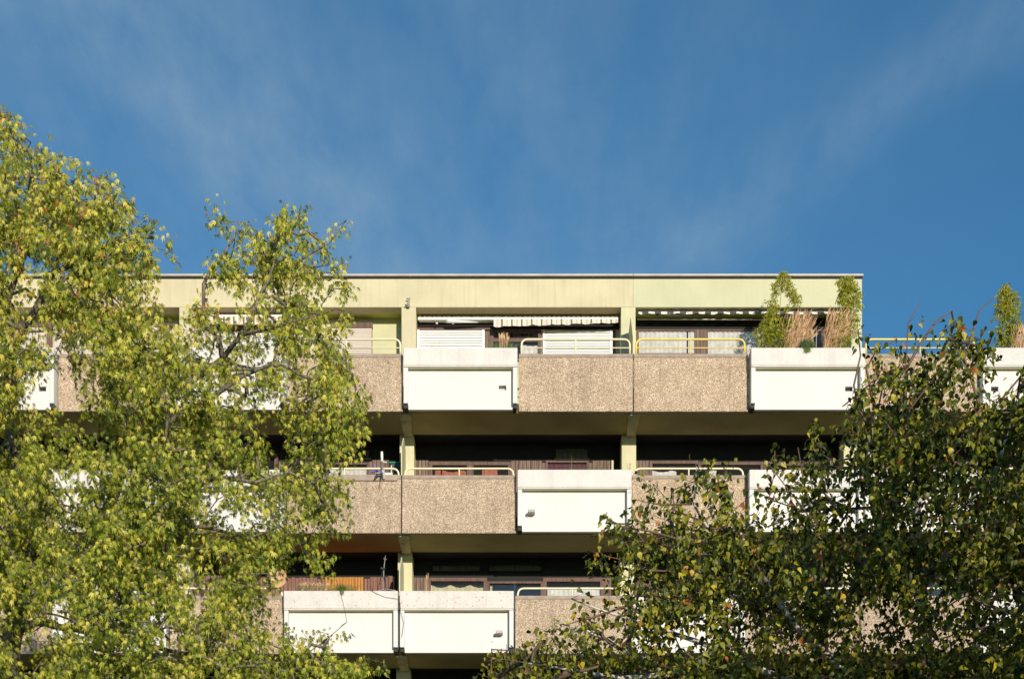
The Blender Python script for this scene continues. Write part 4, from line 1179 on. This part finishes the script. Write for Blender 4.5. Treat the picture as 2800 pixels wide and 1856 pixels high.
shrub('willowy golden green shrub with an open top, left of the grasses in the end planter',
      [(2142,768,20,22,1.0),(2164,797,13,24,0.6),(2120,790,11,20,0.45),(2178,820,12,20,0.5),(2113,838,16,26,0.8),(2110,890,35,30,1.7),(2090,915,30,32,1.6),(2130,925,35,28,1.7),(2152,842,8,8,0.12),(2160,885,16,20,0.4),(2141,745,13,6,0.15)],
      [[(2128,955),(2131,900),(2132,850),(2136,800),(2142,755)], [(2128,955),(2115,900),(2108,840),(2118,790)], [(2130,950),(2145,870),(2165,820),(2178,810)], [(2126,955),(2095,910),(2080,880)], [(2132,900),(2150,860),(2160,845)]],
      W(2128,955,32.85), 21, 270)
shrub('dense golden green shrub with reddish tips at the building corner, right of the grasses',
      [(2315,775,28,20,1.5),(2325,805,32,26,2.0),(2305,820,18,18,0.7),(2340,835,22,14,0.6),(2296,872,16,20,0.5),(2335,870,16,22,0.5),(2318,905,32,26,0.9),(2300,935,30,20,0.9),(2318,760,18,7,0.2)],
      [[(2310,955),(2312,900),(2313,850),(2316,800),(2318,760)], [(2310,955),(2320,880),(2335,830),(2340,800)], [(2312,900),(2300,860),(2295,815)]],
      W(2310,955,32.85), 22, 270)
shrub('tall golden green shrub against the sky in the far right planter',
      [(2745,810,18,24,1.2),(2765,825,26,32,1.8),(2742,850,24,28,1.4),(2770,870,24,30,1.3),(2750,905,30,26,1.5),(2745,935,28,18,1.1),(2752,786,12,10,0.4)],
      [[(2750,955),(2752,900),(2750,850),(2752,790)], [(2750,955),(2768,880),(2772,820)], [(2750,955),(2735,900),(2735,840)]],
      W(2750,955,32.85), 23, 280)

def grass(label, px0, px1, pyb, tops, n, lean, seed, mat='dry_grass', plume=True, cat='ornamental grass', name='grass_clump', Y=32.85, w=0.004, hgt_var=0.35, wide=0.06):
    rng = np.random.default_rng(seed)
    t = thing(name, label, cat, W((px0+px1)/2, pyb, Y), {'ornamental grass': 'tall tan grasses in the planters', 'weeds': 'weeds growing in the planters', 'dry plant': 'dry plants in the planters'}[cat])
    v = []; f = []; tint = []
    for i in range(n):
        u = rng.random(); bx = px0+(px1-px0)*(0.45+(rng.random()-0.5)*0.85); yy = Y+rng.normal(0, wide)
        tx = bx+(px1-px0)*rng.normal(0,0.13)+lean*(0.3+rng.random()*0.9); ty = pyb-(pyb-tops)*(1-hgt_var*rng.random()**0.8)
        a, c = W(bx, pyb, yy), W(tx, ty, yy+rng.normal(0,0.05)); b_ = (a*0.45+c*0.55)+Vector((-(lean)*0.0012, 0, 0.05*(c.z-a.z)))
        o = len(v); ts = rng.random(); ph = plume and rng.random() < 0.6
        K = 5
        for k in range(K+1):
            s = k/K; p = a*(1-s)**2+b_*2*s*(1-s)+c*s*s
            ww = w*(1-0.8*s)
            if ph and s > 0.62: ww = w*(2.6 if s < 0.95 else 0.8)
            ang = rng.random()*0.5; dx = Vector((ww*math.cos(ang), ww*math.sin(ang), 0))
            v += [tuple(p-dx), tuple(p+dx)]; tint += [ts, ts]
        for k in range(K): f.append((o+2*k, o+2*k+1, o+2*k+3, o+2*k+2))
    m = MB(); m.add(v, f); me = m.mesh('blades', M[mat])
    if len(me.vertices) == len(tint):
        at = me.attributes.new('tint', 'FLOAT', 'POINT'); at.data.foreach_set('value', tint)
    link('blades', me, t, kind='stuff')
    return t
grass('tan feathery grass leaning right, between the two shrubs of the end planter', 2140, 2205, 953, 842, 430, 34, 31, hgt_var=0.65, w=0.0035)
grass('tan feathery grass leaning right, under the dense corner shrub', 2250, 2305, 953, 832, 430, 44, 32, hgt_var=0.65, w=0.0035)
grass('tan dry grass behind the far right shrub', 2760, 2830, 953, 880, 260, 15, 33)
grass('pair of pale seed heads standing alone between the two tan grasses', 2216, 2236, 953, 888, 9, 0, 34, w=0.007)
grass('low dry brown weeds growing in the white planter of the third bay', 1330, 1420, 952, 932, 160, 5, 35, mat='green_grass', plume=False, cat='weeds', name='planter_weeds', w=0.003)
grass('bushy brown dead plant in front of the dark window below the striped awning', 1365, 1392, 952, 904, 40, 2, 36, cat='dry plant', name='dry_plant', w=0.004)
grass('sparse thin stalks in front of the left white shutter', 1175, 1215, 952, 925, 16, 6, 37, mat='dry_grass', plume=False, cat='weeds', name='planter_weeds', w=0.002)
grass('green tufts and dry stalks along the planter before the orange reed screen', 800, 1000, 1614, 1594, 330, 3, 38, mat='green_grass', plume=False, cat='weeds', name='planter_weeds', w=0.003)
grass('pinkish dry stalks in front of the reddish boards beside the reed screen', 820, 900, 1614, 1588, 110, 3, 39, cat='dry plant', name='dry_plant', w=0.003)
grass('few green weeds on the white planter below the purple cloth', 1560, 1670, 1284, 1271, 60, 3, 40, mat='green_grass', plume=False, cat='weeds', name='planter_weeds', w=0.003)
grass('single thin stalk on the planter before the purple cloth', 1556, 1566, 1284, 1236, 7, 0, 41, mat='green_grass', plume=False, cat='weeds', name='planter_weeds', w=0.003, hgt_var=0.5)
grass('thin forked dry stalk beside the pillar on the third storey planter', 1160, 1172, 1614, 1560, 7, 3, 42, cat='dry plant', name='dry_plant', w=0.003, hgt_var=0.3)
grass('few thin stalks beside the pillar on the second storey planter', 1715, 1725, 1284, 1264, 10, 3, 43, cat='dry plant', name='dry_plant', w=0.003)

def cushion(label, px, py, rx, ry, Y, n, seed, trail=0):
    """rounded tuft of fine blades, some trailing over the rim"""
    rng = np.random.default_rng(seed)
    t = thing('grass_tuft', label, 'grass tuft', W(px, py, Y), 'grass tufts on the planter rims')
    v = []; f = []; tint = []
    for i in range(n):
        a = math.pi*rng.random(); r = 0.6+0.4*rng.random()
        base = W(px+rng.normal(0, rx*0.25), py, Y+rng.normal(0,0.05)); tip = W(px+rx*r*math.cos(a), py-ry*r*math.sin(a), Y+rng.normal(0,0.09))
        if i < trail: base = W(px+rng.normal(0, rx*0.12), py-1, 32.53); tip = W(px+rng.normal(0, rx*0.16), py+rng.random()*14, 32.50+0.03*rng.random())
        mid = (base+tip)/2+Vector((0,0,0.02)); o = len(v)
        for p, w in ((base,0.004),(mid,0.004),(tip,0.001)): v += [(p.x-w,p.y,p.z),(p.x+w,p.y,p.z)]
        f += [(o,o+1,o+3,o+2),(o+2,o+3,o+5,o+4)]; tint += [rng.random()*0.6+(0.4 if i < trail else 0)]*6
    m = MB(); m.add(v, f); me = m.mesh('blades', M['green_grass']); at = me.attributes.new('tint','FLOAT','POINT'); at.data.foreach_set('value', tint)
    link('blades', me, t, kind='stuff')
cushion('round grey green grass tuft drooping over the rim of the end planter', 2207, 951, 30, 28, 32.62, 700, 51, 160)
cushion('dark green tuft behind the yellow rail against the sky', 2392, 966, 24, 18, 33.0, 260, 52)
cushion('long green tuft trailing over the planter in front of the reed screen', 935, 1613, 22, 20, 32.6, 140, 53, 50)
